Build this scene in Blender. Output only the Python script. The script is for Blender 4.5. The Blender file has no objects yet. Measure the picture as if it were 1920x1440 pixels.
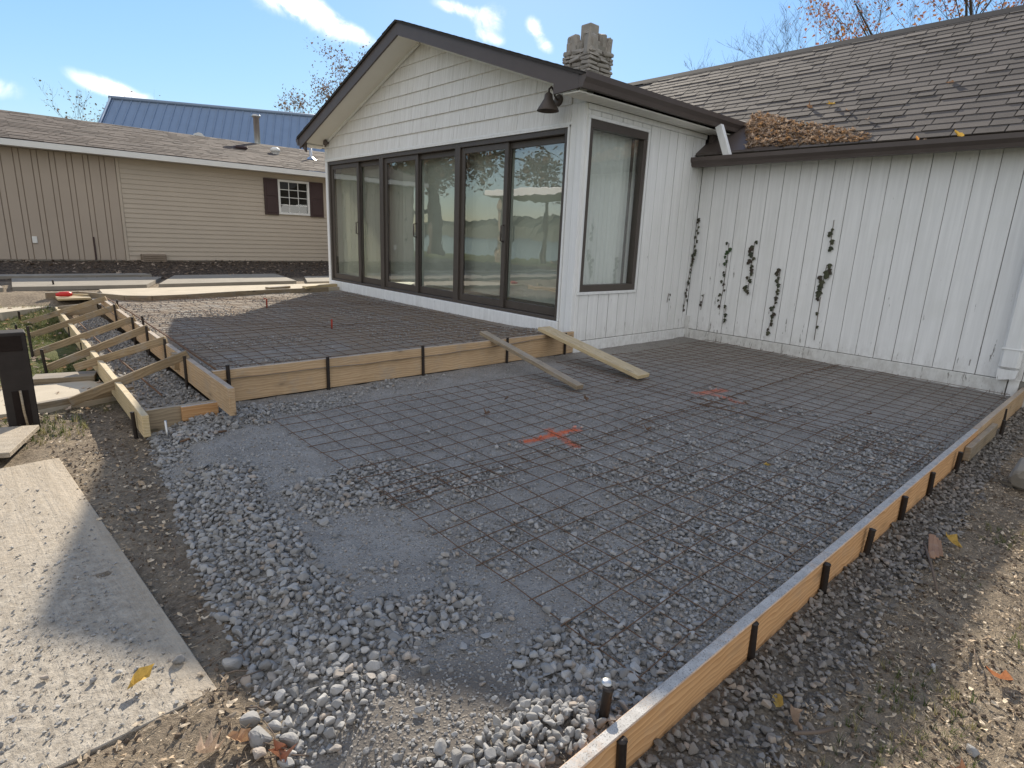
import bpy, bmesh, math, random
import numpy as np
from mathutils import Vector, Matrix
R = math.radians
rng = random.Random(7)
nrg = np.random.default_rng(11)
S = bpy.context.scene
COL = S.collection

# ------------------------------------------------------------------ camera, sky, sun, exposure
cam = bpy.data.cameras.new('camera'); cam_o = bpy.data.objects.new('camera', cam); COL.objects.link(cam_o)
cam.sensor_width = 36; cam.lens = 36 * 1092.65 / 1920; cam.clip_start = 0.05; cam.clip_end = 4000
cr = Vector((0.74545459, -0.66529309, 0.04101896)); cu = Vector((0.13379811, 0.20963786, 0.96858145)); cf = Vector((0.65298968, 0.71654523, -0.24529047))
CAMP = Vector((0, 0, 1.27))
cam_o.matrix_world = Matrix(((cr.x, cu.x, -cf.x, CAMP.x), (cr.y, cu.y, -cf.y, CAMP.y), (cr.z, cu.z, -cf.z, CAMP.z), (0, 0, 0, 1)))
S.camera = cam_o
SUN = Vector((0.56588, 0.65188, 0.50480)).normalized()
W = bpy.data.worlds.new('World'); S.world = W; W.use_nodes = True
SKY_STRENGTH = 0.15
sun = bpy.data.lights.new('sun', 'SUN'); sun.energy = 4.9; sun.angle = R(0.53); sun.color = (1.0, 0.91, 0.76)
sun_o = bpy.data.objects.new('sun', sun); COL.objects.link(sun_o); sun_o.location = (10, 12, 12)
sun_o.rotation_euler = SUN.to_track_quat('Z', 'Y').to_euler()
S.view_settings.view_transform = 'Standard'; S.view_settings.look = 'None'; S.view_settings.gamma = 1.0
S.view_settings.exposure = 0.80
try: S.view_settings.use_curve_mapping = False
except Exception: pass
S.cycles.max_bounces = 8; S.cycles.transparent_max_bounces = 12; S.cycles.use_denoising = True


class NT:
    """small node helper"""
    def __init__(s, tree): s.t = tree; s.n = tree.nodes; s.l = tree.links
    def new(s, t, **kw):
        n = s.n.new(t)
        for k, v in kw.items(): setattr(n, k, v)
        return n
    def put(s, sock, v):
        if v is None: return
        if hasattr(v, 'is_linked') or isinstance(v, bpy.types.NodeSocket): s.l.new(v, sock)
        else:
            if hasattr(sock.default_value, '__len__') and not hasattr(v, '__len__'): v = [v] * len(sock.default_value)
            if hasattr(v, '__len__') and len(v) == 3 and len(sock.default_value) == 4: v = (*v, 1)
            sock.default_value = v
    def math(s, op, a, b=None, c=None, clamp=False):
        n = s.new('ShaderNodeMath', operation=op, use_clamp=clamp)
        for i, v in enumerate((a, b, c)):
            if v is not None: s.put(n.inputs[i], v)
        return n.outputs[0]
    def vm(s, op, a, b=None, scale=None):
        n = s.new('ShaderNodeVectorMath', operation=op)
        s.put(n.inputs[0], a)
        if b is not None: s.put(n.inputs[1], b)
        if scale is not None: s.put(n.inputs['Scale'], scale)
        return n.outputs['Value'] if op in ('DOT_PRODUCT', 'LENGTH') else n.outputs[0]
    def noise(s, vec, scale, detail=3, rough=0.55, dist=0.0, out=0):
        n = s.new('ShaderNodeTexNoise'); s.put(n.inputs['Vector'], vec)
        n.inputs['Scale'].default_value = scale; n.inputs['Detail'].default_value = detail
        n.inputs['Roughness'].default_value = rough; n.inputs['Distortion'].default_value = dist
        return n.outputs[out]
    def vor(s, vec, scale, feature='F1', out='Distance', rand=1.0):
        n = s.new('ShaderNodeTexVoronoi', feature=feature); s.put(n.inputs['Vector'], vec)
        n.inputs['Scale'].default_value = scale; n.inputs['Randomness'].default_value = rand
        return n.outputs[out]
    def mapr(s, v, a, b, c=0.0, d=1.0, smooth=False):
        n = s.new('ShaderNodeMapRange'); n.clamp = True
        if smooth: n.interpolation_type = 'SMOOTHSTEP'
        for i, x in enumerate((v, a, b, c, d)): s.put(n.inputs[i], x)
        return n.outputs[0]
    def mix(s, f, a, b, blend='MIX'):
        n = s.new('ShaderNodeMix', data_type='RGBA', blend_type=blend)
        s.put(n.inputs[0], f); s.put(n.inputs[6], a); s.put(n.inputs[7], b)
        return n.outputs[2]
    def sepv(s, v):
        n = s.new('ShaderNodeSeparateXYZ'); s.put(n.inputs[0], v); return n.outputs
    def comb(s, x, y, z):
        n = s.new('ShaderNodeCombineXYZ')
        for i, v in enumerate((x, y, z)): s.put(n.inputs[i], v)
        return n.outputs[0]
    def mapping(s, v, loc=(0, 0, 0), rot=(0, 0, 0), scale=(1, 1, 1), vt='POINT'):
        n = s.new('ShaderNodeMapping', vector_type=vt); s.put(n.inputs[0], v)
        n.inputs[1].default_value = loc; n.inputs[2].default_value = rot; n.inputs[3].default_value = scale
        return n.outputs[0]
    def bump(s, h, strength=0.3, dist=0.01):
        n = s.new('ShaderNodeBump'); s.put(n.inputs['Height'], h)
        n.inputs['Strength'].default_value = strength; n.inputs['Distance'].default_value = dist
        return n.outputs[0]


# world: Nishita sky with cloud wisps
def build_world():
    w = NT(W.node_tree); w.n.clear()
    out = w.new('ShaderNodeOutputWorld'); bg = w.new('ShaderNodeBackground')
    sky = w.new('ShaderNodeTexSky', sky_type='NISHITA'); sky.sun_disc = False
    sky.sun_elevation = math.asin(SUN.z); sky.sun_rotation = math.atan2(SUN.x, SUN.y)
    sky.altitude = 200; sky.air_density = 1.15; sky.dust_density = 0.1; sky.ozone_density = 3.0
    d = w.vm('NORMALIZE', w.new('ShaderNodeTexCoord').outputs['Generated'])
    # thin wisps everywhere at a low cover
    xyz = w.sepv(d)
    zc = w.math('MAXIMUM', xyz[2], 0.06)
    flat = w.comb(w.math('DIVIDE', xyz[0], zc), w.math('DIVIDE', xyz[1], zc), 0.0)
    base = w.noise(flat, 0.55, 5, 0.6)
    hz = w.vm('DOT_PRODUCT', d, (-0.66, -0.70, 0.10))             # thin cloud thickens away from the sun, as the door glass shows
    back = w.mapr(hz, -0.25, 0.55, 0.0, 1.0, True)
    cover = w.math('MULTIPLY', w.mapr(base, 0.32, 0.62, 0.60, 0.97, True), back)
    cover = w.math('MAXIMUM', cover, w.math('MULTIPLY', back, w.mapr(xyz[2], 0.02, 0.22, 0.96, 0.0, True)))
    fine = w.noise(d, 26, 7, 0.62, 0.6)
    mid = w.noise(d, 9, 5, 0.6, 0.4)
    tex = w.mapr(w.math('ADD', w.math('MULTIPLY', fine, 0.65), w.math('MULTIPLY', mid, 0.5)), 0.42, 0.75)
    total = None
    clouds = [((0.385, 0.876, 0.291), (0.050, 0.017), -28, 1.3), ((0.43, 0.857, 0.277), (0.045, 0.010), -20, 1.0),
              ((0.352, 0.886, 0.302), (0.035, 0.018), 10, 0.9),
              ((0.560, 0.766, 0.315), (0.030, 0.008), -10, 0.9), ((0.600, 0.739, 0.303), (0.020, 0.022), -50, 0.85),
              ((0.606, 0.745, 0.281), (0.020, 0.007), -10, 0.8), ((0.652, 0.698, 0.296), (0.010, 0.014), 40, 1.25),
              ((0.669, 0.691, 0.274), (0.011, 0.008), -20, 1.1), ((0.167, 0.972, 0.163), (0.042, 0.010), -14, 1.35),
              ((0.045, 0.988, 0.147), (0.025, 0.012), 0, 0.7), ((0.845, 0.475, 0.244), (0.016, 0.006), 0, 0.7)]
    for c, (su, sv), ang, amp in clouds:
        c = Vector(c).normalized(); u = Vector((0, 0, 1)).cross(c).normalized() * -1; v = u.cross(c); v = v if v.z > 0 else -v
        ca, sa = math.cos(R(ang)), math.sin(R(ang))
        uu = (u * ca + v * sa) / su; vv = (v * ca - u * sa) / sv
        du = w.vm('DOT_PRODUCT', d, tuple(uu)); dv = w.vm('DOT_PRODUCT', d, tuple(vv))
        du = w.math('SUBTRACT', du, uu.dot(c)); dv = w.math('SUBTRACT', dv, vv.dot(c))
        r2 = w.math('ADD', w.math('MULTIPLY', du, du), w.math('MULTIPLY', dv, dv))
        g = w.math('MULTIPLY', w.math('POWER', 2.718, w.math('MULTIPLY', r2, -0.8)), amp)
        g = w.math('MULTIPLY', g, w.math('GREATER_THAN', w.vm('DOT_PRODUCT', d, tuple(c)), 0.5))
        total = g if total is None else w.math('ADD', total, g)
    loc = w.mapr(w.math('MULTIPLY', total, w.math('ADD', tex, 0.25)), 0.16, 0.9, 0, 1, True)
    cov = w.math('MAXIMUM', loc, w.math('MULTIPLY', cover, w.mapr(tex, 0, 1, 0.75, 1.0)))
    lum = w.vm('DOT_PRODUCT', sky.outputs[0], (0.25, 0.65, 0.10))
    clear = w.vm('SCALE', sky.outputs[0], scale=w.math('DIVIDE', 1.0, w.math('ADD', 1.0, w.math('DIVIDE', lum, 6.0))))
    hs = w.new('ShaderNodeHueSaturation'); hs.inputs['Saturation'].default_value = 1.10; w.put(hs.inputs['Color'], clear); clear = hs.outputs[0]
    white = w.mix(back, (5.6, 5.7, 5.8), (4.9, 4.75, 4.55))
    col = w.mix(cov, clear, white)
    w.put(bg.inputs[0], col); bg.inputs[1].default_value = SKY_STRENGTH
    w.l.new(bg.outputs[0], out.inputs[0])
build_world()

# ------------------------------------------------------------------ materials
def material(name, fn, **kw):
    m = bpy.data.materials.new(name); m.use_nodes = True
    t = NT(m.node_tree); t.n.clear()
    out = t.new('ShaderNodeOutputMaterial'); b = t.new('ShaderNodeBsdfPrincipled')
    t.l.new(b.outputs[0], out.inputs[0])
    b.inputs['Roughness'].default_value = kw.get('rough', 0.7)
    b.inputs['Specular IOR Level'].default_value = kw.get('spec', 0.3)
    b.inputs['Metallic'].default_value = kw.get('metal', 0.0)
    t.tc = t.new('ShaderNodeTexCoord'); t.geo = t.new('ShaderNodeNewGeometry'); t.oi = t.new('ShaderNodeObjectInfo')
    t.obj = t.tc.outputs['Object']; t.pos = t.geo.outputs['Position']; t.rand = t.oi.outputs['Random']; t.nrm = t.geo.outputs['Normal']
    t.b = b; t.out = out
    fn(t)
    return m

def simple(name, col, rough=0.7, spec=0.3, metal=0.0, var=0.12, nscale=6, bump=0.0, bscale=60):
    def f(t):
        n = t.noise(t.pos, nscale, 4)
        a = tuple(c * (1 - var) for c in col); b = tuple(min(1, c * (1 + var)) for c in col)
        t.put(t.b.inputs['Base Color'], t.mix(n, a, b))
        if bump: t.put(t.b.inputs['Normal'], t.bump(t.noise(t.pos, bscale, 4), bump, 0.004))
    return material(name, f, rough=rough, spec=spec, metal=metal)

def paint_white(name, vertical=True, peel=0.6, base=(0.84, 0.835, 0.82)):
    def f(t):
        r = t.math('MULTIPLY', t.rand, 37.0)
        off = t.comb(r, r, 0.0)
        p = t.vm('ADD', t.pos, off)
        sc = (9, 9, 0.55) if vertical else (3, 3, 12)
        st = t.noise(t.mapping(p, scale=(26, 26, 1.1)), 1.0, 5, 0.65)
        blot = t.noise(p, 2.2, 4, 0.6)
        c = t.mix(t.mapr(st, 0.35, 0.75), base, tuple(x * 0.86 for x in base))
        c = t.mix(t.mapr(blot, 0.5, 0.8, 0, 0.5), c, (0.70, 0.70, 0.66))
        # bare, dark streaks where the paint has gone, more of them low on the wall
        pk = t.noise(t.mapping(t.pos, scale=(30, 30, 4.5)), 1.0, 4, 0.7)
        wide = t.noise(t.pos, 1.3, 2)
        z = t.sepv(t.pos)[2]
        low = t.mapr(z, 0.05, 1.5, 0.085, 0.0)
        m = t.mapr(t.math('ADD', t.math('ADD', pk, t.math('MULTIPLY', wide, 0.22)), low), 0.90 - 0.10 * peel, 0.94 - 0.10 * peel)
        c = t.mix(t.math('MULTIPLY', m, 0.85), c, (0.16, 0.14, 0.12))
        spl = t.noise(t.mapping(t.pos, scale=(14, 14, 9)), 1.0, 5, 0.7)
        mud = t.math('MULTIPLY', t.mapr(z, 0.02, 0.34, 1.0, 0.0), t.mapr(spl, 0.42, 0.66, 0, 0.42))
        c = t.mix(mud, c, (0.33, 0.30, 0.26))
        t.put(t.b.inputs['Base Color'], c)
        t.put(t.b.inputs['Normal'], t.bump(t.math('SUBTRACT', st, t.math('MULTIPLY', m, 0.5)), 0.25, 0.004))
    return material(name, f, rough=0.62, spec=0.3)

def shake_paint(name):
    def f(t):
        r = t.math('MULTIPLY', t.rand, 91.0)
        p = t.vm('ADD', t.pos, t.comb(0.0, r, 0.0))
        st = t.noise(t.mapping(p, scale=(4, 60, 1.6)), 1.0, 5, 0.7)
        big = t.noise(p, 3, 3)
        c = t.mix(t.mapr(st, 0.38, 0.72), (0.80, 0.79, 0.77), (0.60, 0.58, 0.55))
        c = t.mix(t.mapr(big, 0.45, 0.8, 0, 0.5), c, (0.66, 0.64, 0.60))
        c = t.mix(t.mapr(t.noise(t.mapping(p, scale=(4, 95, 3)), 1.0, 3, 0.7), 0.70, 0.76, 0, 0.7), c, (0.30, 0.28, 0.25))
        t.put(t.b.inputs['Base Color'], c)
        t.put(t.b.inputs['Normal'], t.bump(st, 0.35, 0.006))
    return material(name, f, rough=0.7)

def lumber_mat(name, light, dark, dust=0.0, dustcol=(0.33, 0.33, 0.33), knots=True, grime=0.3):
    def f(t):
        r = t.math('MULTIPLY', t.rand, 53.0)
        p = t.vm('ADD', t.obj, t.comb(r, t.math('MULTIPLY', r, 1.7), r))
        wv = t.new('ShaderNodeTexWave', wave_type='BANDS', bands_direction='Z', wave_profile='SAW')
        t.put(wv.inputs['Vector'], t.mapping(p, scale=(0.35, 1.0, 1.0)))
        wv.inputs['Scale'].default_value = 15; wv.inputs['Distortion'].default_value = 9.0
        wv.inputs['Detail'].default_value = 2; wv.inputs['Detail Scale'].default_value = 0.9
        fib = t.noise(t.mapping(p, scale=(2.5, 120, 120)), 1.0, 4, 0.6)
        g = t.math('ADD', t.math('MULTIPLY', wv.outputs['Fac'], 0.42), t.math('MULTIPLY', fib, 0.62))
        c = t.mix(t.mapr(g, 0.28, 0.85), light, dark)
        if knots:
            k = t.vor(t.mapping(p, scale=(1.0, 2.8, 2.8)), 2.6)
            c = t.mix(t.mapr(k, 0.05, 0.10, 0.9, 0.0), c, tuple(x * 0.16 for x in light))
            c = t.mix(t.mapr(k, 0.08, 0.22, 0.45, 0.0), c, tuple(x * 0.45 for x in light))
        blot = t.noise(p, 4, 4, 0.6)
        c = t.mix(t.mapr(blot, 0.45, 0.8, 0, grime), c, tuple(x * 0.5 for x in dark))
        spl = t.noise(t.pos, 6.5, 5, 0.7)
        c = t.mix(t.mapr(spl, 0.52, 0.74, 0, grime * 1.4), c, (0.31, 0.295, 0.27))
        tone = t.mapr(t.rand, 0, 1, 0.82, 1.12)
        c = t.mix(1.0, c, t.comb(tone, tone, tone), 'MULTIPLY')
        if dust:
            nz = t.sepv(t.nrm)[2]
            dn = t.noise(t.pos, 9, 5, 0.65); sp = t.noise(t.pos, 160, 3, 0.6)
            dm = t.math('MULTIPLY', t.mapr(nz, 0.5, 0.9), t.mapr(t.math('ADD', dn, t.math('MULTIPLY', sp, 0.5)), 0.30, 0.70, 0.45, 1.0))
            grit = t.noise(t.pos, 210, 2, 0.7); g2 = t.noise(t.pos, 26, 4, 0.7)
            dc = t.mix(t.mapr(grit, 0.56, 0.66), t.mix(t.mapr(g2, 0.35, 0.7), tuple(x * 1.12 for x in dustcol), tuple(x * 0.72 for x in dustcol)), tuple(x * 0.35 for x in dustcol))
            c = t.mix(t.math('MULTIPLY', dm, dust), c, dc)
        t.put(t.b.inputs['Base Color'], c)
        t.put(t.b.inputs['Normal'], t.bump(g, 0.3, 0.002))
    return material(name, f, rough=0.75, spec=0.25)

def spray_mask(t):
    strokes = [((2.72, 2.562), math.atan2(-0.027, 0.495), 0.26, 0.035), ((2.735, 2.485), math.atan2(-0.385, -0.098), 0.20, 0.033),
               ((4.77, 2.565), math.atan2(-0.08, 0.37), 0.21, 0.05), ((4.70, 2.36), math.atan2(-0.29, -0.03), 0.17, 0.035)]
    n1 = t.noise(t.pos, 45, 3, 0.7); n2 = t.noise(t.pos, 12, 2)
    tot = None
    for (cx, cy), a, L, w in strokes:
        m = t.mapping(t.pos, loc=(cx, cy, 0), rot=(0, 0, a), vt='TEXTURE')
        x, y, z = t.sepv(m)
        e = t.math('MAXIMUM', t.math('SUBTRACT', t.math('ABSOLUTE', x), L), t.math('SUBTRACT', t.math('ABSOLUTE', y), w))
        e = t.math('ADD', e, t.math('MULTIPLY', t.math('SUBTRACT', n1, 0.5), 0.10))
        k = t.mapr(e, -0.022, 0.012, 0.9 if cx < 3.5 else 0.6, 0.0)
        tot = k if tot is None else t.math('MAXIMUM', tot, k)
    return t.math('MULTIPLY', tot, t.mapr(n2, 0.3, 0.6, 0.55, 1.0))

def gravel_dust(t, tan_k=0.35):
    big = t.noise(t.pos, 1.1, 4, 0.6); mid = t.noise(t.pos, 30, 4, 0.7); blo = t.noise(t.pos, 5.5, 5, 0.68, 0.4); fin = t.noise(t.pos, 260, 3, 0.7)
    pv = t.vor(t.pos, 95); cell = t.vor(t.pos, 95, out='Color')
    g = t.mix(t.mapr(big, 0.3, 0.7), (0.255, 0.240, 0.222), (0.350, 0.332, 0.308))
    g = t.mix(t.mapr(mid, 0.3, 0.75, 0, 0.6), g, (0.165, 0.154, 0.142))
    g = t.mix(t.mapr(blo, 0.42, 0.66, 0, 0.6), g, (0.185, 0.168, 0.150))
    cv = t.sepv(cell)[0]
    g = t.mix(t.mapr(pv, 0.25, 0.48, 0.75, 0.0), g, t.mix(cv, (0.15, 0.144, 0.136), (0.43, 0.415, 0.39)))
    tan = t.noise(t.pos, 2.3, 3, 0.6)
    g = t.mix(t.mapr(tan, 0.58 - 0.3 * (tan_k > 0.5), 0.75 - 0.2 * (tan_k > 0.5), 0, tan_k), g, (0.235, 0.19, 0.145))
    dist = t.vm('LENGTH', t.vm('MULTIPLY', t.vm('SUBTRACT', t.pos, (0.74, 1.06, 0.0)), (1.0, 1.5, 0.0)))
    g = t.mix(t.mapr(t.math('ADD', dist, t.math('MULTIPLY', t.math('SUBTRACT', blo, 0.5), 0.5)), 0.22, 0.46, 0.75, 0.0), g, t.mix(t.mapr(pv, 0.1, 0.5), (0.20, 0.175, 0.15), (0.105, 0.088, 0.072)))  # browner grit, darkened further in place of shade not cast here
    g = t.mix(spray_mask(t), g, (0.62, 0.135, 0.05))
    t.put(t.b.inputs['Base Color'], g)
    h = t.math('ADD', t.math('MULTIPLY', fin, 0.4), t.math('SUBTRACT', t.math('MULTIPLY', mid, 0.6), t.math('MULTIPLY', t.mapr(pv, 0.1, 0.5), 0.7)))
    t.put(t.b.inputs['Normal'], t.bump(h, 0.8, 0.008))

def stone_mat(t, lo=(0.195, 0.188, 0.182), hi=(0.385, 0.374, 0.360)):
    r = t.rand
    n = t.noise(t.vm('ADD', t.pos, t.comb(r, r, r)), 55, 4, 0.65)
    c = t.mix(r, lo, hi)
    warm = t.mapr(t.math('FRACT', t.math('MULTIPLY', r, 17.3)), 0.88, 0.95)
    c = t.mix(t.math('MULTIPLY', warm, 0.6), c, (0.36, 0.28, 0.21))
    dark = t.mapr(t.math('FRACT', t.math('MULTIPLY', r, 31.7)), 0.85, 0.95)
    c = t.mix(t.math('MULTIPLY', dark, 0.5), c, (0.12, 0.12, 0.12))
    c = t.mix(t.mapr(n, 0.35, 0.7, 0, 0.45), c, (0.21, 0.205, 0.195))
    c = t.mix(spray_mask(t), c, (0.62, 0.135, 0.05))
    t.put(t.b.inputs['Base Color'], c)
    t.put(t.b.inputs['Normal'], t.bump(t.noise(t.pos, 190, 3, 0.6), 0.35, 0.003))

def ground_mat(t):
    at = t.new('ShaderNodeAttribute', attribute_name='cover')
    gr, mul, wet = t.sepv(at.outputs['Vector'])
    a = t.noise(t.pos, 3, 5, 0.65); b = t.noise(t.pos, 38, 5, 0.7); c = t.noise(t.pos, 170, 3, 0.7)
    straw = t.noise(t.mapping(t.pos, rot=(0, 0, 0.6), scale=(22, 120, 1)), 1.0, 3, 0.6)
    s2 = t.noise(t.mapping(t.pos, rot=(0, 0, -0.9), scale=(25, 140, 1)), 1.0, 3, 0.6)
    d = t.mix(t.mapr(b, 0.3, 0.7), (0.075, 0.060, 0.046), (0.29, 0.232, 0.172))
    d = t.mix(t.mapr(a, 0.4, 0.75, 0, 0.6), d, (0.36, 0.295, 0.215))
    d = t.mix(t.mapr(t.math('MAXIMUM', straw, s2), 0.63, 0.72, 0, 0.55), d, (0.62, 0.52, 0.38))
    gcol = t.mix(t.mapr(b, 0.3, 0.7), (0.045, 0.060, 0.020), (0.13, 0.14, 0.055))
    gcol = t.mix(t.mapr(c, 0.5, 0.75, 0, 0.6), gcol, (0.26, 0.23, 0.12))
    col = t.mix(t.math('MULTIPLY', gr, t.mapr(a, 0.25, 0.5, 0.5, 1.0)), d, gcol)
    col = t.mix(mul, col, t.mix(t.mapr(t.vor(t.pos, 22), 0.1, 0.6), (0.19, 0.14, 0.10), (0.045, 0.036, 0.03)))
    t.put(t.b.inputs['Base Color'], col)
    t.put(t.b.inputs['Normal'], t.bump(t.math('ADD', b, t.math('MULTIPLY', c, 0.5)), 0.9, 0.02))

def shingle_fn(cols, use_attr):
    def f(t):
        if use_attr:
            at = t.new('ShaderNodeAttribute', attribute_name='tint'); r = at.outputs['Fac']
        else: r = t.rand
        gr = t.noise(t.pos, 230, 3, 0.7); big = t.noise(t.pos, 1.6, 3)
        c = t.mix(r, cols[0], cols[1])
        c = t.mix(t.mapr(t.math('FRACT', t.math('MULTIPLY', r, 7.31)), 0.6, 1.0, 0, 0.6), c, cols[2])
        c = t.mix(t.mapr(gr, 0.3, 0.7, 0, 0.5), c, tuple(x * 0.55 for x in cols[0]))
        c = t.mix(t.mapr(big, 0.4, 0.7, 0, 0.3), c, tuple(x * 1.2 for x in cols[1]))
        t.put(t.b.inputs['Base Color'], c)
        t.put(t.b.inputs['Normal'], t.bump(gr, 0.4, 0.003))
    return f

def glass_mat(name, tint=(0.80, 0.84, 0.82), ior=1.9, rough=0.0):
    m = bpy.data.materials.new(name); m.use_nodes = True; t = NT(m.node_tree); t.n.clear()
    out = t.new('ShaderNodeOutputMaterial'); tr = t.new('ShaderNodeBsdfTransparent'); gl = t.new('ShaderNodeBsdfGlossy')
    tr.inputs[0].default_value = (*tint, 1); gl.inputs['Roughness'].default_value = rough; gl.inputs[0].default_value = (0.97, 0.98, 1, 1)
    fr = t.new('ShaderNodeFresnel'); fr.inputs['IOR'].default_value = ior
    geo = t.new('ShaderNodeNewGeometry')
    bp = t.bump(t.noise(geo.outputs['Position'], 2.6, 2), 0.02, 0.05)
    t.l.new(bp, gl.inputs['Normal'])
    front = t.math('SUBTRACT', 1.0, geo.outputs['Backfacing'])
    mx = t.new('ShaderNodeMixShader'); t.l.new(t.math('MULTIPLY', fr.outputs[0], front), mx.inputs[0]); t.l.new(tr.outputs[0], mx.inputs[1]); t.l.new(gl.outputs[0], mx.inputs[2])
    t.l.new(mx.outputs[0], out.inputs[0])
    return m

def leaf_mat(name, cols, trans=0.25):
    def f(t):
        r = t.rand; r2 = t.math('FRACT', t.math('MULTIPLY', r, 13.7))
        at = t.new('ShaderNodeAttribute', attribute_name='tint')
        k = t.math('FRACT', t.math('ADD', r, at.outputs['Fac']))
        c = t.mix(k, cols[0], cols[1])
        c = t.mix(t.mapr(t.math('FRACT', t.math('MULTIPLY', k, 9.1)), 0.55, 0.8), c, cols[2])
        sp = t.noise(t.pos, 70, 3, 0.7); c = t.mix(t.mapr(sp, 0.45, 0.75, 0, 0.65), c, tuple(x * 0.45 for x in cols[0]))
        t.put(t.b.inputs['Base Color'], c)
        tl = t.new('ShaderNodeBsdfTranslucent'); t.put(tl.inputs[0], c)
        mx = t.new('ShaderNodeMixShader'); mx.inputs[0].default_value = trans
        t.l.new(t.b.outputs[0], mx.inputs[1]); t.l.new(tl.outputs[0], mx.inputs[2]); t.l.new(mx.outputs[0], t.out.inputs[0])
    return material(name, f, rough=0.65)

M = {}
M['white'] = paint_white('white_siding_paint', True, 0.75)
M['white_trim'] = paint_white('white_trim_paint', True, 0.35, (0.82, 0.82, 0.81))
M['skirt'] = paint_white('white_skirt_paint', False, 0.9, (0.70, 0.69, 0.66))
M['groove'] = simple('wall_sheathing', (0.22, 0.21, 0.19), 0.85, 0.1, var=0.3, nscale=12)
M['shake'] = shake_paint('white_shake_paint')
M['soffit'] = simple('soffit_vinyl', (0.74, 0.72, 0.66), 0.6, var=0.05)
M['brown'] = simple('brown_gutter_metal', (0.100, 0.080, 0.072), 0.5, 0.35, var=0.18, nscale=4)
M['bronze'] = simple('bronze_frame', (0.078, 0.064, 0.054), 0.42, 0.4, var=0.2, nscale=9)
M['glass'] = glass_mat('door_glass', (0.84, 0.87, 0.85), 2.9)
M['glass2'] = glass_mat('window_glass', (0.93, 0.95, 0.94), 2.5)
M['blind'] = simple('blind_vinyl', (0.72, 0.70, 0.64), 0.6, var=0.05)
M['room'] = simple('room_wall', (0.70, 0.66, 0.58), 0.8, var=0.08)
M['curtain'] = simple('curtain_cloth', (0.80, 0.80, 0.77), 0.8, var=0.06)
M['pine'] = lumber_mat('pine_board', (0.58, 0.42, 0.26), (0.38, 0.24, 0.125), 0.55)
M['pine_warm'] = lumber_mat('pine_board_warm', (0.66, 0.40, 0.20), (0.40, 0.20, 0.08), 0.97, (0.40, 0.395, 0.385), grime=0.15)
M['pine_pale'] = lumber_mat('pine_board_pale', (0.60, 0.48, 0.29), (0.42, 0.31, 0.16), 0.25, grime=0.2)
M['wood_grey'] = lumber_mat('weathered_board', (0.34, 0.27, 0.18), (0.20, 0.15, 0.10), 0.3, grime=0.4)
M['wood_brace'] = lumber_mat('brace_wood', (0.36, 0.27, 0.165), (0.20, 0.14, 0.08), 0.0, grime=0.5)
def plyf(t):
    r = t.noise(t.mapping(t.obj, scale=(1.6, 26, 26)), 1.0, 4, 0.6, 0.8)
    c = t.mix(t.mapr(r, 0.35, 0.7), (0.42, 0.35, 0.265), (0.31, 0.25, 0.18))
    d = t.noise(t.obj, 2.0, 5, 0.65); s = t.noise(t.obj, 70, 4, 0.7)
    x, y, z = t.sepv(t.obj)
    near = t.mapr(x, -0.6, 0.9, 0.0, 0.55)
    dm = t.mapr(t.math('ADD', t.math('ADD', t.math('MULTIPLY', d, 0.9), t.math('MULTIPLY', s, 0.7)), near), 0.55, 1.15)
    edge = t.mapr(t.math('ABSOLUTE', y), 0.48, 0.60, 1.0, 0.35)
    dd = t.noise(t.obj, 33, 5, 0.75)
    c = t.mix(t.math('MULTIPLY', t.math('MULTIPLY', dm, edge), 0.9), c, t.mix(t.mapr(dd, 0.32, 0.62), (0.20, 0.172, 0.138), (0.375, 0.335, 0.28)))
    sp = t.noise(t.mapping(t.obj, scale=(6, 20, 20)), 4, 4, 0.7)
    c = t.mix(t.mapr(sp, 0.62, 0.70, 0, 0.6), c, (0.16, 0.12, 0.085))
    t.put(t.b.inputs['Base Color'], c); t.put(t.b.inputs['Normal'], t.bump(t.math('ADD', t.math('ADD', s, r), dd), 0.8, 0.007))
M['splint'] = lumber_mat('splinter_wood', (0.34, 0.20, 0.12), (0.20, 0.11, 0.07), 0.0, knots=False)
M['ply'] = material('plywood', plyf, rough=0.8)
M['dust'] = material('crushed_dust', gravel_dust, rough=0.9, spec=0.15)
def brown_dust(t):
    n = t.noise(t.pos, 14, 5, 0.65); v = t.vor(t.pos, 70)
    c = t.mix(n, (0.075, 0.062, 0.05), (0.20, 0.175, 0.145)); t.put(t.b.inputs['Base Color'], t.mix(t.mapr(v, 0.2, 0.5, 0.5, 0), c, (0.24, 0.22, 0.19)))
    t.put(t.b.inputs['Normal'], t.bump(t.math('SUBTRACT', n, v), 0.8, 0.012))
M['dust_brown'] = material('brown_dust', brown_dust, rough=0.95, spec=0.1)
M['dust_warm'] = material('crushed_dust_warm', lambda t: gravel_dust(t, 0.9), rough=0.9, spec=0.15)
M['stone'] = material('crushed_stone', stone_mat, rough=0.85, spec=0.2)
M['stone_dirty'] = material('dirty_stone', lambda t: stone_mat(t, (0.105, 0.092, 0.080), (0.27, 0.245, 0.22)), rough=0.9, spec=0.15)
M['ground'] = material('ground_soil', ground_mat, rough=0.95, spec=0.1)
M['steel'] = simple('stake_steel', (0.042, 0.034, 0.030), 0.5, 0.4, 0.5, var=0.4, nscale=60)
M['rust'] = simple('rusty_wire', (0.140, 0.086, 0.056), 0.75, 0.2, 0.2, var=0.45, nscale=25)
M['red_pin'] = simple('red_pin_paint', (0.30, 0.035, 0.018), 0.6, var=0.3, nscale=40)
M['zinc'] = simple('bright_steel', (0.5, 0.5, 0.5), 0.35, 0.5, 0.9, var=0.1)
SH = ((0.098, 0.084, 0.075), (0.165, 0.142, 0.126), (0.064, 0.056, 0.052))
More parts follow.
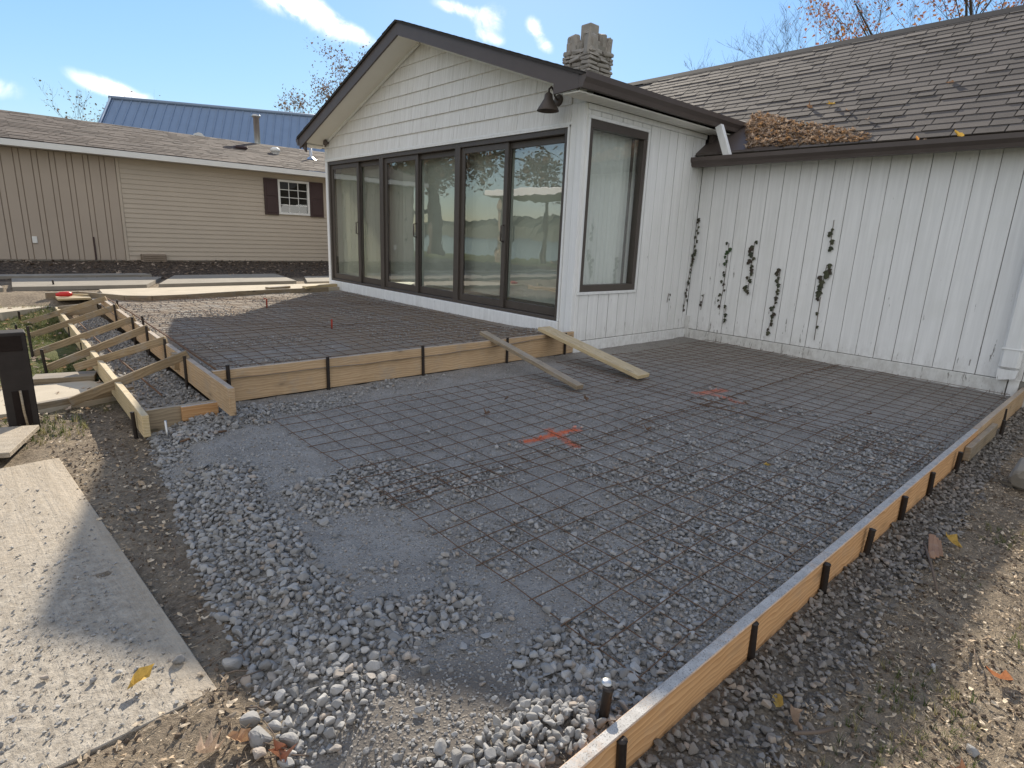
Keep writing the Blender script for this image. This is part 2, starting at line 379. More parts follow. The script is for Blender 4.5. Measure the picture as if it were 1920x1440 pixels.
M['shingle'] = material('roof_shingle', shingle_fn(SH, False), rough=0.9, spec=0.2)
M['shingle_many'] = material('roof_shingle_far', shingle_fn(SH, True), rough=0.9, spec=0.2)
M['ridge'] = simple('ridge_cap', (0.055, 0.050, 0.048), 0.9, 0.15, var=0.2, nscale=40)
M['chimney'] = simple('chimney_stone', (0.32, 0.29, 0.255), 0.9, 0.15, var=0.35, nscale=7, bump=0.6, bscale=40)
M['mortar'] = simple('mortar', (0.24, 0.22, 0.19), 0.95, 0.1, var=0.2)
M['tan'] = simple('tan_vinyl', (0.46, 0.39, 0.31), 0.6, 0.25, var=0.07, nscale=2)
M['tan2'] = simple('tan_panel', (0.40, 0.33, 0.265), 0.65, 0.25, var=0.08, nscale=2)
M['tan_line'] = simple('tan_strip', (0.235, 0.185, 0.14), 0.7, 0.2)
M['offwhite'] = simple('offwhite_metal', (0.72, 0.70, 0.66), 0.5, var=0.05)
M['shutter'] = simple('brown_shutter', (0.060, 0.036, 0.034), 0.6, var=0.15)
M['tanroof'] = material('brown_roof', shingle_fn(((0.088, 0.069, 0.058), (0.150, 0.120, 0.100), (0.058, 0.047, 0.041)), True), rough=0.95)
M['barn'] = simple('blue_metal_roof', (0.205, 0.262, 0.350), 0.42, 0.4, 0.2, var=0.1, nscale=2)
M['barn_wall'] = simple('pale_barn_wall', (0.5, 0.48, 0.44), 0.7)
M['concrete'] = simple('shade_dark_concrete', (0.25, 0.225, 0.19), 0.9, 0.15, var=0.3, nscale=5, bump=0.4, bscale=120)  # tone lowered to put the tan house's shadow into the paving colour
M['concrete_pale'] = simple('pale_concrete', (0.43, 0.375, 0.295), 0.9, 0.15, var=0.25, nscale=4, bump=0.4, bscale=120)
M['post'] = simple('dark_post_wood', (0.032, 0.026, 0.023), 0.75, 0.25, var=0.35, nscale=14, bump=0.5, bscale=30)
M['post_shade'] = simple('post_shade_panel', (0.020, 0.014, 0.012), 0.85, 0.15, var=0.4, nscale=30)
M['red_tool'] = simple('red_tool_plastic', (0.55, 0.025, 0.020), 0.45, 0.4, var=0.1)
M['bark'] = simple('tree_bark', (0.085, 0.068, 0.055), 0.95, 0.1, var=0.4, nscale=9, bump=0.8, bscale=18)
M['twig'] = simple('twig_bark', (0.15, 0.115, 0.09), 0.9, 0.1, var=0.3)
M['chip'] = leaf_mat('litter_bits', ((0.17, 0.13, 0.095), (0.62, 0.51, 0.37), (0.42, 0.31, 0.20)), 0.0)
M['clod'] = simple('soil_clod', (0.13, 0.10, 0.076), 0.95, 0.1, var=0.5, nscale=30, bump=0.6, bscale=90)
M['blade'] = leaf_mat('grass_blade', ((0.05, 0.075, 0.018), (0.14, 0.17, 0.045), (0.30, 0.26, 0.12)), 0.3)
M['fall'] = leaf_mat('fallen_leaf', ((0.34, 0.24, 0.17), (0.56, 0.44, 0.34), (0.47, 0.28, 0.14)), 0.2)
M['orange'] = leaf_mat('autumn_leaf', ((0.34, 0.12, 0.06), (0.50, 0.26, 0.08), (0.40, 0.15, 0.10)), 0.35)
M['rustleaf'] = leaf_mat('rust_leaf', ((0.30, 0.17, 0.10), (0.42, 0.26, 0.15), (0.33, 0.15, 0.09)), 0.2)
M['dullleaf'] = leaf_mat('dull_leaf', ((0.16, 0.10, 0.07), (0.26, 0.16, 0.10), (0.10, 0.09, 0.05)), 0.3)
M['mulchleaf'] = leaf_mat('mulch_leaf', ((0.08, 0.06, 0.045), (0.22, 0.16, 0.115), (0.34, 0.27, 0.21)), 0.1)
M['yellow'] = leaf_mat('yellow_leaf', ((0.56, 0.36, 0.08), (0.60, 0.40, 0.11), (0.48, 0.28, 0.07)), 0.25)
M['ivy'] = leaf_mat('ivy_leaf', ((0.045, 0.052, 0.032), (0.090, 0.088, 0.050), (0.060, 0.046, 0.034)), 0.1)
M['ivy_green'] = leaf_mat('green_ivy_leaf', ((0.045, 0.12, 0.04), (0.055, 0.075, 0.035), (0.045, 0.05, 0.03)), 0.2)
def waterf(t):
    t.put(t.b.inputs['Base Color'], (0.035, 0.06, 0.075))
    t.put(t.b.inputs['Normal'], t.bump(t.noise(t.mapping(t.pos, scale=(1, 1, 1)), 1.2, 4, 0.6), 0.25, 0.12))
M['water'] = material('lake_water', waterf, rough=0.12, spec=0.5)
M['far'] = leaf_mat('far_trees', ((0.075, 0.062, 0.040), (0.13, 0.095, 0.055), (0.06, 0.07, 0.035)), 0.0)

# ------------------------------------------------------------------ mesh helpers
_bevel_cache = {}
def chamfer(sx, sy, sz, b):
    k = (round(sx, 5), round(sy, 5), round(sz, 5), round(b, 5))
    if k not in _bevel_cache:
        bm = bmesh.new(); bmesh.ops.create_cube(bm, size=1)
        for v in bm.verts: v.co = Vector((v.co.x * sx, v.co.y * sy, v.co.z * sz))
        if b > 0: bmesh.ops.bevel(bm, geom=bm.edges[:], offset=b, segments=1, affect='EDGES', profile=0.7)
        bm.verts.index_update()
        _bevel_cache[k] = ([v.co.copy() for v in bm.verts], [[v.index for v in f.verts] for f in bm.faces]); bm.free()
    return _bevel_cache[k]

class MB:
    def __init__(s): s.v = []; s.f = []; s.t = []; s.sm = []
    def add(s, vs, fs, mat=None, tint=None, smooth=False):
        o = len(s.v)
        s.v += [tuple(mat @ Vector(v)) if mat is not None else tuple(v) for v in vs]
        s.f += [[i + o for i in f] for f in fs]
        s.t += [tint if tint is not None else 0.0] * len(fs); s.sm += [smooth] * len(fs)
    def box(s, a, b, bev=0.0, mat=None):
        c = [(a[i] + b[i]) / 2 for i in range(3)]; d = [abs(b[i] - a[i]) for i in range(3)]
        vs, fs = chamfer(*d, min(bev, min(d) * 0.45))
        s.add([Vector(v) + Vector(c) for v in vs], fs, mat); return s
    def prism(s, poly, axis, a, b, mat=None):
        """extrude a polygon (2D in the other two axes) along axis between a and b"""
        n = len(poly)
        def mk(p, h):
            return {'x': (h, p[0], p[1]), 'y': (p[0], h, p[1]), 'z': (p[0], p[1], h)}[axis]
        vs = [mk(p, a) for p in poly] + [mk(p, b) for p in poly]
        fs = [list(range(n))[::-1], list(range(n, 2 * n))] + [[i, (i + 1) % n, n + (i + 1) % n, n + i] for i in range(n)]
        s.add(vs, fs, mat); return s
    def tube(s, pts, rad, n=6, smooth=True, cap=True, tint=None):
        pts = [Vector(p) for p in pts]; rad = rad if hasattr(rad, '__len__') else [rad] * len(pts)
        vs = []; ref = Vector((0.3, 0.5, 0.81))
        for i, p in enumerate(pts):
            d = (pts[min(i + 1, len(pts) - 1)] - pts[max(i - 1, 0)]).normalized()
            a = d.cross(ref)
            if a.length < 1e-3: a = d.cross(Vector((1, 0, 0)))
            a.normalize(); b = d.cross(a)
            vs += [p + (a * math.cos(2 * math.pi * k / n) + b * math.sin(2 * math.pi * k / n)) * rad[i] for k in range(n)]
        fs = []
        for i in range(len(pts) - 1):
            fs += [[i * n + k, i * n + (k + 1) % n, (i + 1) * n + (k + 1) % n, (i + 1) * n + k] for k in range(n)]
        if cap: fs += [list(range(n))[::-1], [(len(pts) - 1) * n + k for k in range(n)]]
        s.add(vs, fs, smooth=smooth, tint=tint); return s
    def lathe(s, c, prof, n=20, axis='z'):
        vs = []
        for r, h in prof:
            for k in range(n):
                a = 2 * math.pi * k / n; x, y = r * math.cos(a), r * math.sin(a)
                vs.append((c[0] + x, c[1] + y, c[2] + h) if axis == 'z' else (c[0] + h, c[1] + x, c[2] + y))
        fs = [[i * n + k, i * n + (k + 1) % n, (i + 1) * n + (k + 1) % n, (i + 1) * n + k] for i in range(len(prof) - 1) for k in range(n)]
        s.add(vs, fs, smooth=True); return s
    def build(s, name, mat, parent=None, **kw):
        off = worldloc(parent) if parent else Vector((0, 0, 0))
        me = bpy.data.meshes.new(name)
        me.from_pydata([(v[0] - off.x, v[1] - off.y, v[2] - off.z) for v in s.v], [], s.f)
        me.polygons.foreach_set('use_smooth', s.sm)
        if any(s.t):
            a = me.attributes.new('tint', 'FLOAT', 'FACE'); a.data.foreach_set('value', s.t)
        me.materials.append(M[mat] if isinstance(mat, str) else mat); me.update()
        return link(bpy.data.objects.new(name, me), parent, **kw)

def worldloc(o):
    l = Vector((0, 0, 0))
    while o is not None: l += o.location; o = o.parent
    return l
def link(o, parent=None, label=None, cat=None, group=None, kind=None):
    COL.objects.link(o)
    if parent is not None: o.parent = parent
    return tag(o, label, cat, group, kind)
def tag(o, label=None, cat=None, group=None, kind=None):
    if label: o['label'] = label
    if cat: o['category'] = cat
    if group: o['group'] = group
    if kind: o['kind'] = kind
    return o
def empty(name, loc, label, cat, group=None):
    o = bpy.data.objects.new(name, None); o.location = loc; o.empty_display_size = 0.1
    return link(o, None, label, cat, group)
def newmesh(name, vs, fs, mat, smooth=False):
    me = bpy.data.meshes.new(name); me.from_pydata([tuple(v) for v in vs], [], fs)
    if smooth: me.polygons.foreach_set('use_smooth', [True] * len(fs))
    me.materials.append(M[mat]); me.update(); return me

_lumber = {}
def lumber(name, p, q, w, t, mat, up=(0, 0, 1), parent=None, bev=0.003, **kw):
    """a board whose long axis is local X; w is measured along up, t across it"""
    p, q = Vector(p), Vector(q); x = (q - p); L = x.length; x.normalize()
    z = Vector(up); z = (z - x * z.dot(x)).normalized(); y = z.cross(x)
    vs, fs = chamfer(L, t, w, bev)
    me = newmesh(name, vs, fs, mat); o = bpy.data.objects.new(name, me)
    c = (p + q) / 2 - (worldloc(parent) if parent else Vector())
    o.matrix_basis = Matrix(((x.x, y.x, z.x, c.x), (x.y, y.y, z.y, c.y), (x.z, y.z, z.z, c.z), (0, 0, 0, 1)))
    return link(o, parent, **kw)

# value noise for terrain
_perm = nrg.random((256, 256))
def vnoise(x, y, f):
    x = np.asarray(x) * f; y = np.asarray(y) * f
    xi = np.floor(x).astype(int); yi = np.floor(y).astype(int); fx = x - xi; fy = y - yi
    fx = fx * fx * (3 - 2 * fx); fy = fy * fy * (3 - 2 * fy)
    g = lambda a, b: _perm[a % 256, b % 256]
    return (g(xi, yi) * (1 - fx) + g(xi + 1, yi) * fx) * (1 - fy) + (g(xi, yi + 1) * (1 - fx) + g(xi + 1, yi + 1) * fx) * fy
def sst(a, b, x):
    t = np.clip((np.asarray(x, float) - a) / (b - a), 0, 1); return t * t * (3 - 2 * t)

def edge_x(y):                                             # left rim of the lower gravel
    return np.interp(y, [0.0, 1.19, 1.42, 1.77, 2.2, 2.85, 3.4, 3.9, 4.3], [0.34, 0.40, 0.42, 0.45, 0.47, 0.52, 0.58, 0.66, 0.68])
def gh(x, y):                                              # soil level
    x = np.asarray(x, float); y = np.asarray(y, float)
    z = -0.10 + 0.0 * x
    z = z + sst(5.5, 8.0, y) * 0.04 + sst(8.9, 10.4, y) * 0.10 + sst(9.2, 11.0, y) * 0.17 + sst(11.5, 15.2, y) * 0.19
    z = z - (0.042 * sst(0.80, 0.73, y) + 0.032 * sst(0.66, 0.25, y)) * sst(0.3, 1.0, x)
    z = z - np.clip(-2.5 - x, 0, 28) * 0.045 - sst(-30, -36, x) * 1.3 - sst(-36, -50, x) * 2
    near = sst(0.9, 0.2, x) + sst(0.75, 0.5, y)
    near = np.clip(near, 0, 1) * (np.abs(x) < 12)
    z = z + near * ((vnoise(x, y, 3.1) - 0.5) * 0.035 + (vnoise(x + 3, y, 9) - 0.5) * 0.022 + (vnoise(x, y + 7, 24) - 0.5) * 0.014)
    inside = sst(0.70, 0.95, x) * sst(0.78, 0.9, y) * sst(9.9, 9.3, y) * sst(13.5, 13, x)
    return z - 0.09 * inside - 0.1 * sst(4.8, 5.2, x) * sst(0.9, 1.2, y) * sst(10.8, 10.4, y) * sst(13.5, 13.0, x)
def pad_z(x, y):                                           # lower gravel level
    x = np.asarray(x, float); y = np.asarray(y, float)
    z = -0.004 - 0.030 * (4.4 - y) / 3.6 + (vnoise(x, y, 2.2) - 0.5) * 0.016 + (vnoise(x, y, 7) - 0.5) * 0.010 + (vnoise(x + 9, y, 15) - 0.5) * 0.006
    rim = sst(edge_x(y) + 0.28, edge_x(y) - 0.02, x)
    return z - 0.085 * rim - 0.10 * sst(edge_x(y) + 0.02, edge_x(y) - 0.12, x)
def up_z(x, y):
    return 0.178 + (vnoise(x, y, 1.7) - 0.5) * 0.018 + (vnoise(x, y, 6) - 0.5) * 0.010 + 0.04 * sst(3.4, 4.6, x) * sst(5.6, 4.5, y)
def trench_z(x, y):
    return -0.035 + (vnoise(x, y, 2.6) - 0.5) * 0.04 + 0.05 * sst(0.85, 1.08, x)
def spill_z(x, y):                                         # gravel heaped outside the right-hand board
    t = np.clip((0.72 - y) / (0.34 - 0.03 * np.clip(x - 1.5, 0, 6)), 0, 1)
    return gh(x, y) + 0.034 * (1 - t) - 0.004 + (vnoise(x, y, 4) - 0.5) * 0.014

def coarse(x, y):                                          # how stony the lower pad is, 0 dust to 1 open stone
    x = np.asarray(x, float); y = np.asarray(y, float)
    c = np.zeros_like(x)
    def blob(cx, cy, rx, ry, a, s=1):
        nonlocal c
        d = np.sqrt(((x - cx) / rx) ** 2 + ((y - cy) / ry) ** 2) + (vnoise(x + cx * 7, y, 4.5) - 0.5) * 0.7 + (vnoise(x, y + cy * 5, 11) - 0.5) * 0.35
        k = sst(1.75, 0.35, d) * a
        c = np.maximum(c, k) if s > 0 else c * (1 - k)
    ex = edge_x(y)
    c = np.maximum(c, sst(0.50, 0.33, x - ex) * sst(-0.06, 0.03, x - ex))
    blob(1.38, 2.55, 0.36, 0.30, 1); blob(1.75, 2.25, 0.28, 0.18, 0.8); blob(0.95, 1.50, 0.26, 0.16, 1); blob(0.75, 4.05, 0.5, 0.3, 1)
    blob(1.15, 4.1, 0.8, 0.2, 0.8); blob(2.2, 4.25, 0.6, 0.12, 0.5)
    blob(1.35, 0.98, 0.40, 0.22, 1); blob(2.1, 1.05, 0.6, 0.34, 0.95); blob(3.0, 1.15, 0.8, 0.4, 0.9); blob(4.3, 1.1, 1.1, 0.4, 0.7)
    blob(1.12, 0.84, 0.22, 0.10, 1); blob(2.6, 1.75, 0.45, 0.3, 0.75); blob(1.75, 1.6, 0.5, 0.35, 0.55); blob(5.6, 1.0, 0.9, 0.3, 0.5); blob(3.4, 1.75, 0.5, 0.25, 0.5)
    blob(1.02, 3.52, 0.30, 0.24, 1, -1); blob(1.10, 1.88, 0.24, 0.22, 0.95, -1); blob(0.80, 1.14, 0.22, 0.13, 0.9, -1); blob(0.55, 1.1, 0.12, 0.1, 0.8, -1)
    blob(1.22, 1.30, 0.20, 0.10, 0.7, -1); blob(1.5, 3.3, 0.5, 0.3, 0.9, -1)
    c = np.maximum(c, 0.10 + 0.20 * sst(2.9, 1.7, y - 0.12 * x))
    return np.clip(c + (vnoise(x, y, 3.7) - 0.5) * 0.30 + (vnoise(x + 5, y, 8) - 0.5) * 0.25 + (vnoise(x + 5, y, 19) - 0.5) * 0.25, 0, 1)

def sheet(name, xs, ys, zf, mat, keep=None, kind='structure', cover=None, label=None):
    X, Y = np.meshgrid(xs, ys, indexing='ij'); Z = zf(X, Y)
    nx, ny = X.shape
    V = np.stack([X.ravel(), Y.ravel(), Z.ravel()], 1)
    i = np.arange(nx - 1)[:, None] * ny + np.arange(ny - 1)[None, :]
    F = np.stack([i, i + ny, i + ny + 1, i + 1], -1).reshape(-1, 4)
    if keep is not None:
        cx = (X[:-1, :-1] + X[1:, 1:]) / 2; cy = (Y[:-1, :-1] + Y[1:, 1:]) / 2
        F = F[keep(cx, cy).ravel()]
    me = bpy.data.meshes.new(name)
    me.vertices.add(len(V)); me.vertices.foreach_set('co', V.astype(np.float32).ravel())
    me.loops.add(F.size); me.loops.foreach_set('vertex_index', F.astype(np.int32).ravel())
    me.polygons.add(len(F)); me.polygons.foreach_set('loop_start', np.arange(0, F.size, 4, dtype=np.int32))
    me.polygons.foreach_set('use_smooth', np.ones(len(F), bool))
    me.update(calc_edges=True); me.validate()
    if cover is not None:
        a = me.attributes.new('cover', 'FLOAT_VECTOR', 'POINT'); a.data.foreach_set('vector', np.stack(cover(X, Y), -1).astype(np.float32).ravel())
    me.materials.append(M[mat])
    o = bpy.data.objects.new(name, me); return link(o, None, kind=kind, label=label)

# ---- scatter of instances (loose stone, litter, grass)
def variants(name, meshes):
    c = bpy.data.collections.new(name)
    for i, me in enumerate(meshes):
        o = bpy.data.objects.new('%s_%02d' % (name, i), me); c.objects.link(o)
    return c
def scatter(name, P, rot, scl, idx, coll, kind='stuff', label=None, parent=None):
    n = len(P); me = bpy.data.meshes.new(name); me.vertices.add(n)
    me.vertices.foreach_set('co', np.asarray(P, np.float32).ravel())
    for k, ty, val, key in (('rot', 'FLOAT_VECTOR', rot, 'vector'), ('scl', 'FLOAT_VECTOR', scl, 'vector'), ('idx', 'INT', idx, 'value')):
        a = me.attributes.new(k, ty, 'POINT'); a.data.foreach_set(key, np.asarray(val, np.int32 if ty == 'INT' else np.float32).ravel())
    o = bpy.data.objects.new(name, me); link(o, parent, kind=kind, label=label)
    g = bpy.data.node_groups.new(name + '_nodes', 'GeometryNodeTree')
    g.interface.new_socket('Geometry', in_out='INPUT', socket_type='NodeSocketGeometry'); g.interface.new_socket('Geometry', in_out='OUTPUT', socket_type='NodeSocketGeometry')
    N = g.nodes; gi = N.new('NodeGroupInput'); go = N.new('NodeGroupOutput'); ip = N.new('GeometryNodeInstanceOnPoints'); ci = N.new('GeometryNodeCollectionInfo')
    ci.inputs['Collection'].default_value = coll; ci.inputs['Separate Children'].default_value = True; ci.inputs['Reset Children'].default_value = True
    def na(k, ty):
        x = N.new('GeometryNodeInputNamedAttribute'); x.data_type = ty; x.inputs[0].default_value = k; return x.outputs[0]
    L = g.links
    L.new(gi.outputs[0], ip.inputs['Points']); L.new(ci.outputs[0], ip.inputs['Instance']); ip.inputs['Pick Instance'].default_value = True
    L.new(na('idx', 'INT'), ip.inputs['Instance Index']); L.new(na('scl', 'FLOAT_VECTOR'), ip.inputs['Scale'])
    e2r = N.new('FunctionNodeEulerToRotation'); L.new(na('rot', 'FLOAT_VECTOR'), e2r.inputs[0]); L.new(e2r.outputs[0], ip.inputs['Rotation'])
    L.new(ip.outputs[0], go.inputs[0])
    md = o.modifiers.new('scatter', 'NODES'); md.node_group = g
    return o

def stone_mesh(seed, flat=1.0, npts=13, mat='stone', bev=0.06):
    r = random.Random(seed); bm = bmesh.new()
    ex = (1.0, r.uniform(0.68, 0.98), r.uniform(0.52, 0.82) * flat)
    for _ in range(npts):
        d = Vector((r.gauss(0, 1), r.gauss(0, 1), r.gauss(0, 1))).normalized() * r.uniform(0.82, 1.0)
        bm.verts.new((d.x * ex[0] * 0.5, d.y * ex[1] * 0.5, d.z * ex[2] * 0.5))
    res = bmesh.ops.convex_hull(bm, input=bm.verts[:])
    junk = [g for g in res['geom_interior'] + res['geom_unused'] if isinstance(g, bmesh.types.BMVert)]
    if junk: bmesh.ops.delete(bm, geom=list(set(junk)), context='VERTS')
    bmesh.ops.dissolve_limit(bm, angle_limit=R(14), verts=bm.verts[:], edges=bm.edges[:])
    if bev: bmesh.ops.bevel(bm, geom=bm.edges[:], offset=bev, segments=1, affect='EDGES', profile=0.5)
    me = bpy.data.meshes.new('stone'); bm.to_mesh(me); bm.free(); me.materials.append(M[mat]); return me
STONES = variants('stone_kinds', [stone_mesh(s, bev=0.042, npts=12 + s % 5) for s in range(14)])
DIRTY = variants('dirty_stone_kinds', [stone_mesh(700 + s, bev=0.03, npts=11 + s % 5, mat='stone_dirty') for s in range(8)])
CHIPS_S = variants('chip_kinds', [stone_mesh(100 + s, 0.9, 9, bev=0) for s in range(8)])
CLODS = variants('clod_kinds', [stone_mesh(200 + s, 1.2, 14, 'clod', 0.05) for s in range(6)])
def flake(seed, lx, ly, curl):
    r = random.Random(seed); n = 7; vs = [(0, 0, 0.02 * curl)]
    for k in range(n):
        a = 2 * math.pi * k / n; q = r.uniform(0.6, 1.1)
        vs.append((math.cos(a) * lx * q * 0.5, math.sin(a) * ly * q * 0.5, r.uniform(-0.5, 1) * curl * 0.15))
    return newmesh('flake', vs, [[0, k + 1, (k + 1) % n + 1] for k in range(n)], 'chip')
LITTER = variants('litter_kinds', [flake(s, 1.0, 0.55, 1.5) for s in range(5)] + [flake(20 + s, 1.0, 0.16, 0.6) for s in range(4)] + [flake(40 + s, 1.6, 0.06, 0.5) for s in range(3)])
def leaf_shape(mat, seed, lobes=True, curl=0.25):
    r = random.Random(seed); j = lambda: r.uniform(0.72, 1.25)
    if lobes: out = [(0, -0.5), (0.16, -0.34), (0.42, -0.30), (0.28, -0.08), (0.46, 0.14), (0.20, 0.16), (0.12, 0.40), (0, 0.55)]
    else: out = [(0, -0.5), (0.12, -0.32), (0.20, -0.08), (0.19, 0.15), (0.10, 0.38), (0, 0.55)]
    vs = []; fs = []
    n = len(out)
    bend = r.uniform(-0.25, 0.25)
    for i, (x, y) in enumerate(out):
        x *= j(); y += r.uniform(-0.03, 0.03); z0 = curl * (y * y) * 0.6 * r.uniform(0.8, 1.2)
        k = bend * y * y; vs += [(x + k, y, z0 + abs(x) * curl * r.uniform(0.2, 2.2)), (k, y, z0), (k - x * j(), y, z0 + abs(x) * curl * r.uniform(0.2, 2.2))]
    for i in range(n - 1):
        a = i * 3; fs += [[a, a + 3, a + 4, a + 1], [a + 1, a + 4, a + 5, a + 2]]
    return newmesh('leaf', vs, fs, mat)
FALLEN = variants('fallen_kinds', [leaf_shape('fall', s, s % 2 == 0, 0.25 + 0.15 * (s % 3)) for s in range(8)])
def blade_mesh(seed, n=7, mat='blade', spread=0.5):
    r = random.Random(seed); vs = []; fs = []
    for _ in range(n):
        a = r.uniform(0, 6.28); h = r.uniform(0.5, 1.0); l = r.uniform(0.1, spread); w = 0.025
        bx, by = r.uniform(-0.15, 0.15), r.uniform(-0.15, 0.15); px, py = -math.sin(a) * w, math.cos(a) * w
        o = len(vs)
        for k, f in ((0, 1), (0.5, 0.8), (1, 0.1)):
            x = bx + math.cos(a) * l * k * k; y = by + math.sin(a) * l * k * k; z = h * (k - 0.25 * l * k * k)
            vs += [(x + px * f, y + py * f, z), (x - px * f, y - py * f, z)]
        fs += [[o, o + 1, o + 3, o + 2], [o + 2, o + 3, o + 5, o + 4]]
    return newmesh('grass_tuft', vs, fs, mat)
TUFTS = variants('tuft_kinds', [blade_mesh(s) for s in range(6)])

def scatter_pts(x0, x1, y0, y1, cell, prob, jitter=0.5):
    xs = np.arange(x0, x1, cell); ys = np.arange(y0, y1, cell)
    X, Y = np.meshgrid(xs, ys); X = X.ravel() + (nrg.random(X.size) - 0.5) * 2 * jitter * cell; Y = Y.ravel() + (nrg.random(Y.size) - 0.5) * 2 * jitter * cell
    k = nrg.random(X.size) < prob(X, Y)
    return X[k], Y[k]
def rots(n, tilt):
    return np.stack([(nrg.random(n) - 0.5) * 2 * tilt, (nrg.random(n) - 0.5) * 2 * tilt, nrg.random(n) * 6.283], 1)
def sizes(n, a, b, zr=(0.8, 1.1), pw=1.6):
    s = a + (b - a) * nrg.random(n) ** pw
    return np.stack([s, s * (0.85 + 0.3 * nrg.random(n)), s * (zr[0] + (zr[1] - zr[0]) * nrg.random(n))], 1)

# ------------------------------------------------------------------ ground
def axis(*segs):
    out = []
    for a, b, st in segs: out += list(np.arange(a, b, st))
    return np.array(out)
gx = axis((-900, -100, 80), (-100, -52, 8), (-52, -28, 1), (-28, -6, 2), (-6, -1.2, 0.4), (-1.2, 6.6, 0.03), (6.6, 9, 0.3), (9, 30, 3), (30, 100, 14), (100, 1000, 90))
gy = axis((-900, -100, 80), (-100, -20, 8), (-20, -2, 1.0), (-2, -0.5, 0.25), (-0.5, 7.0, 0.03), (7.0, 16, 0.12), (16, 30, 1), (30, 100, 10), (100, 1000, 90))
def cover(X, Y):
    n = vnoise(X, Y, 1.3)
    g = sst(0.85, 0.6, X) * sst(4.9, 5.6, Y) * sst(10.2, 9.6, Y) * 0.95
    g = np.maximum(g, sst(-1.6, -2.6, X)); g = np.maximum(g, sst(0.5, 0.2, np.abs(Y - 0.02)) * sst(1.5, 2.2, X) * (n > 0.58) * 0.55)
    g = np.maximum(g, sst(-0.5, -2, Y)); g = np.maximum(g, sst(16, 18, Y)); g = np.maximum(g, sst(13, 16, X))
    m = sst(12.2, 12.5, Y) * sst(15.5, 15.3, Y) * (X > -6) * (X < 9)
    return np.clip(g, 0, 1), m, np.zeros_like(g)
sheet('ground', gx, gy, gh, 'ground', cover=cover)
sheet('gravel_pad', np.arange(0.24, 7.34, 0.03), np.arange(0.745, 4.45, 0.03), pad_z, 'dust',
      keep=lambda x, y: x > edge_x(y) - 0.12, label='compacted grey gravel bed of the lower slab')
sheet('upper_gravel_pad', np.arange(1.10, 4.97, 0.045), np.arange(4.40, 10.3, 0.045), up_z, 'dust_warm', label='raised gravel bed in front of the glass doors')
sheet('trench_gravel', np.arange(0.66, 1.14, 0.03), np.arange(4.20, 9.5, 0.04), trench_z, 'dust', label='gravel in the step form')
sheet('gravel_spill', np.arange(0.2, 8.4, 0.04), np.arange(0.30, 0.722, 0.03), lambda x, y: spill_z(x, y) - 0.004, 'dust_brown', label='loose gravel heaped outside the form board',
      keep=lambda x, y: spill_z(x, y) - 0.004 > gh(x, y) - 0.02)
# the lake seen in the door glass, its far shore, and the low hills behind it
mb = MB(); mb.add([(-900, -900, -2.1), (-34.5, -900, -2.1), (-34.5, 900, -2.1), (-900, 900, -2.1)], [[0, 1, 2, 3]])
mb.build('lake_water', 'water', kind='structure')
hv = []; hf = []; hn = 420
for k in range(hn):
    y = -500 + 1400 * k / (hn - 1); h = 9 + 9 * float(vnoise(k * 0.045, 3.0, 1)) + 14 * float(sst(330, 560, y)) * float(sst(900, 600, y)) + 5 * float(vnoise(k * 0.5, 9.0, 1)) + 4.5 * rng.random()
    hv += [(-560, y, -2.2), (-575, y, h * 0.55), (-600, y, h), (-700, y, h * 0.8)]
for k in range(hn - 1):
    for j in range(3): hf.append([k * 4 + j, k * 4 + j + 1, k * 4 + 5 + j, k * 4 + 4 + j])
mb = MB(); mb.add(hv, hf); mb.build('hills', 'far', kind='structure')

# ------------------------------------------------------------------ loose stone
def put(name, X, Y, zf, size, tilt, coll, nvar, sink, label, zr=(0.8, 1.1), z_add=None):
    n = len(X); sc = sizes(n, *size, zr=zr)
    if zf is pad_z: sc *= np.where((X > 1.4) & (size[1] > 0.03), 0.78, 1.0)[:, None]   # finer stone under the mesh
    Z = zf(X, Y) + sc[:, 2] * (0.28 - sink) + (0 if z_add is None else z_add(n))
    return scatter(name, np.stack([X, Y, Z], 1), rots(n, tilt), sc, nrg.integers(0, nvar, n), coll, label=label)
def inpad(X, Y): return (X > edge_x(Y) - 0.05) & (Y > 0.765) & (Y < 4.40) & (X < 7.28)
X, Y = scatter_pts(0.3, 5.0, 0.77, 4.4, 0.0275, lambda x, y: inpad(x, y) * sst(0.20, 0.92, coarse(x, y)) * 0.92)
put('loose_gravel', X, Y, pad_z, (0.028, 0.058), 0.45, STONES, 14, 0.04, 'angular grey crushed stone lying loose over the lower bed', zr=(0.75, 1.05), z_add=lambda n: nrg.random(n) * 0.008)
X, Y = scatter_pts(0.3, 5.0, 0.77, 4.4, 0.0185, lambda x, y: inpad(x, y) * sst(0.24, 0.80, coarse(x, y)) * 0.95)
put('loose_gravel', X, Y, pad_z, (0.015, 0.036), 0.8, STONES, 14, 0.18, 'smaller grey stone packed between the larger pieces')
X, Y = scatter_pts(0.3, 5.0, 0.77, 4.4, 0.03, lambda x, y: inpad(x, y) * sst(0.10, 0.40, coarse(x, y)) * 0.45)
put('loose_gravel', X, Y, pad_z, (0.010, 0.030), 0.6, STONES, 14, 0.2, 'half-buried stone at the edges of the dusty patches')
X, Y = scatter_pts(5.0, 7.25, 0.77, 4.4, 0.035, lambda x, y: inpad(x, y) * sst(0.5, 0.7, coarse(x, y)))
put('loose_gravel', X, Y, pad_z, (0.022, 0.042), 0.5, STONES, 14, 0.1, 'grey crushed stone near the far white wall')
X, Y = scatter_pts(0.3, 4.2, 0.77, 4.4, 0.0165, lambda x, y: inpad(x, y) * (0.40 + 0.55 * sst(0.12, 0.42, coarse(x, y))) * sst(0.95, 0.6, coarse(x, y)))
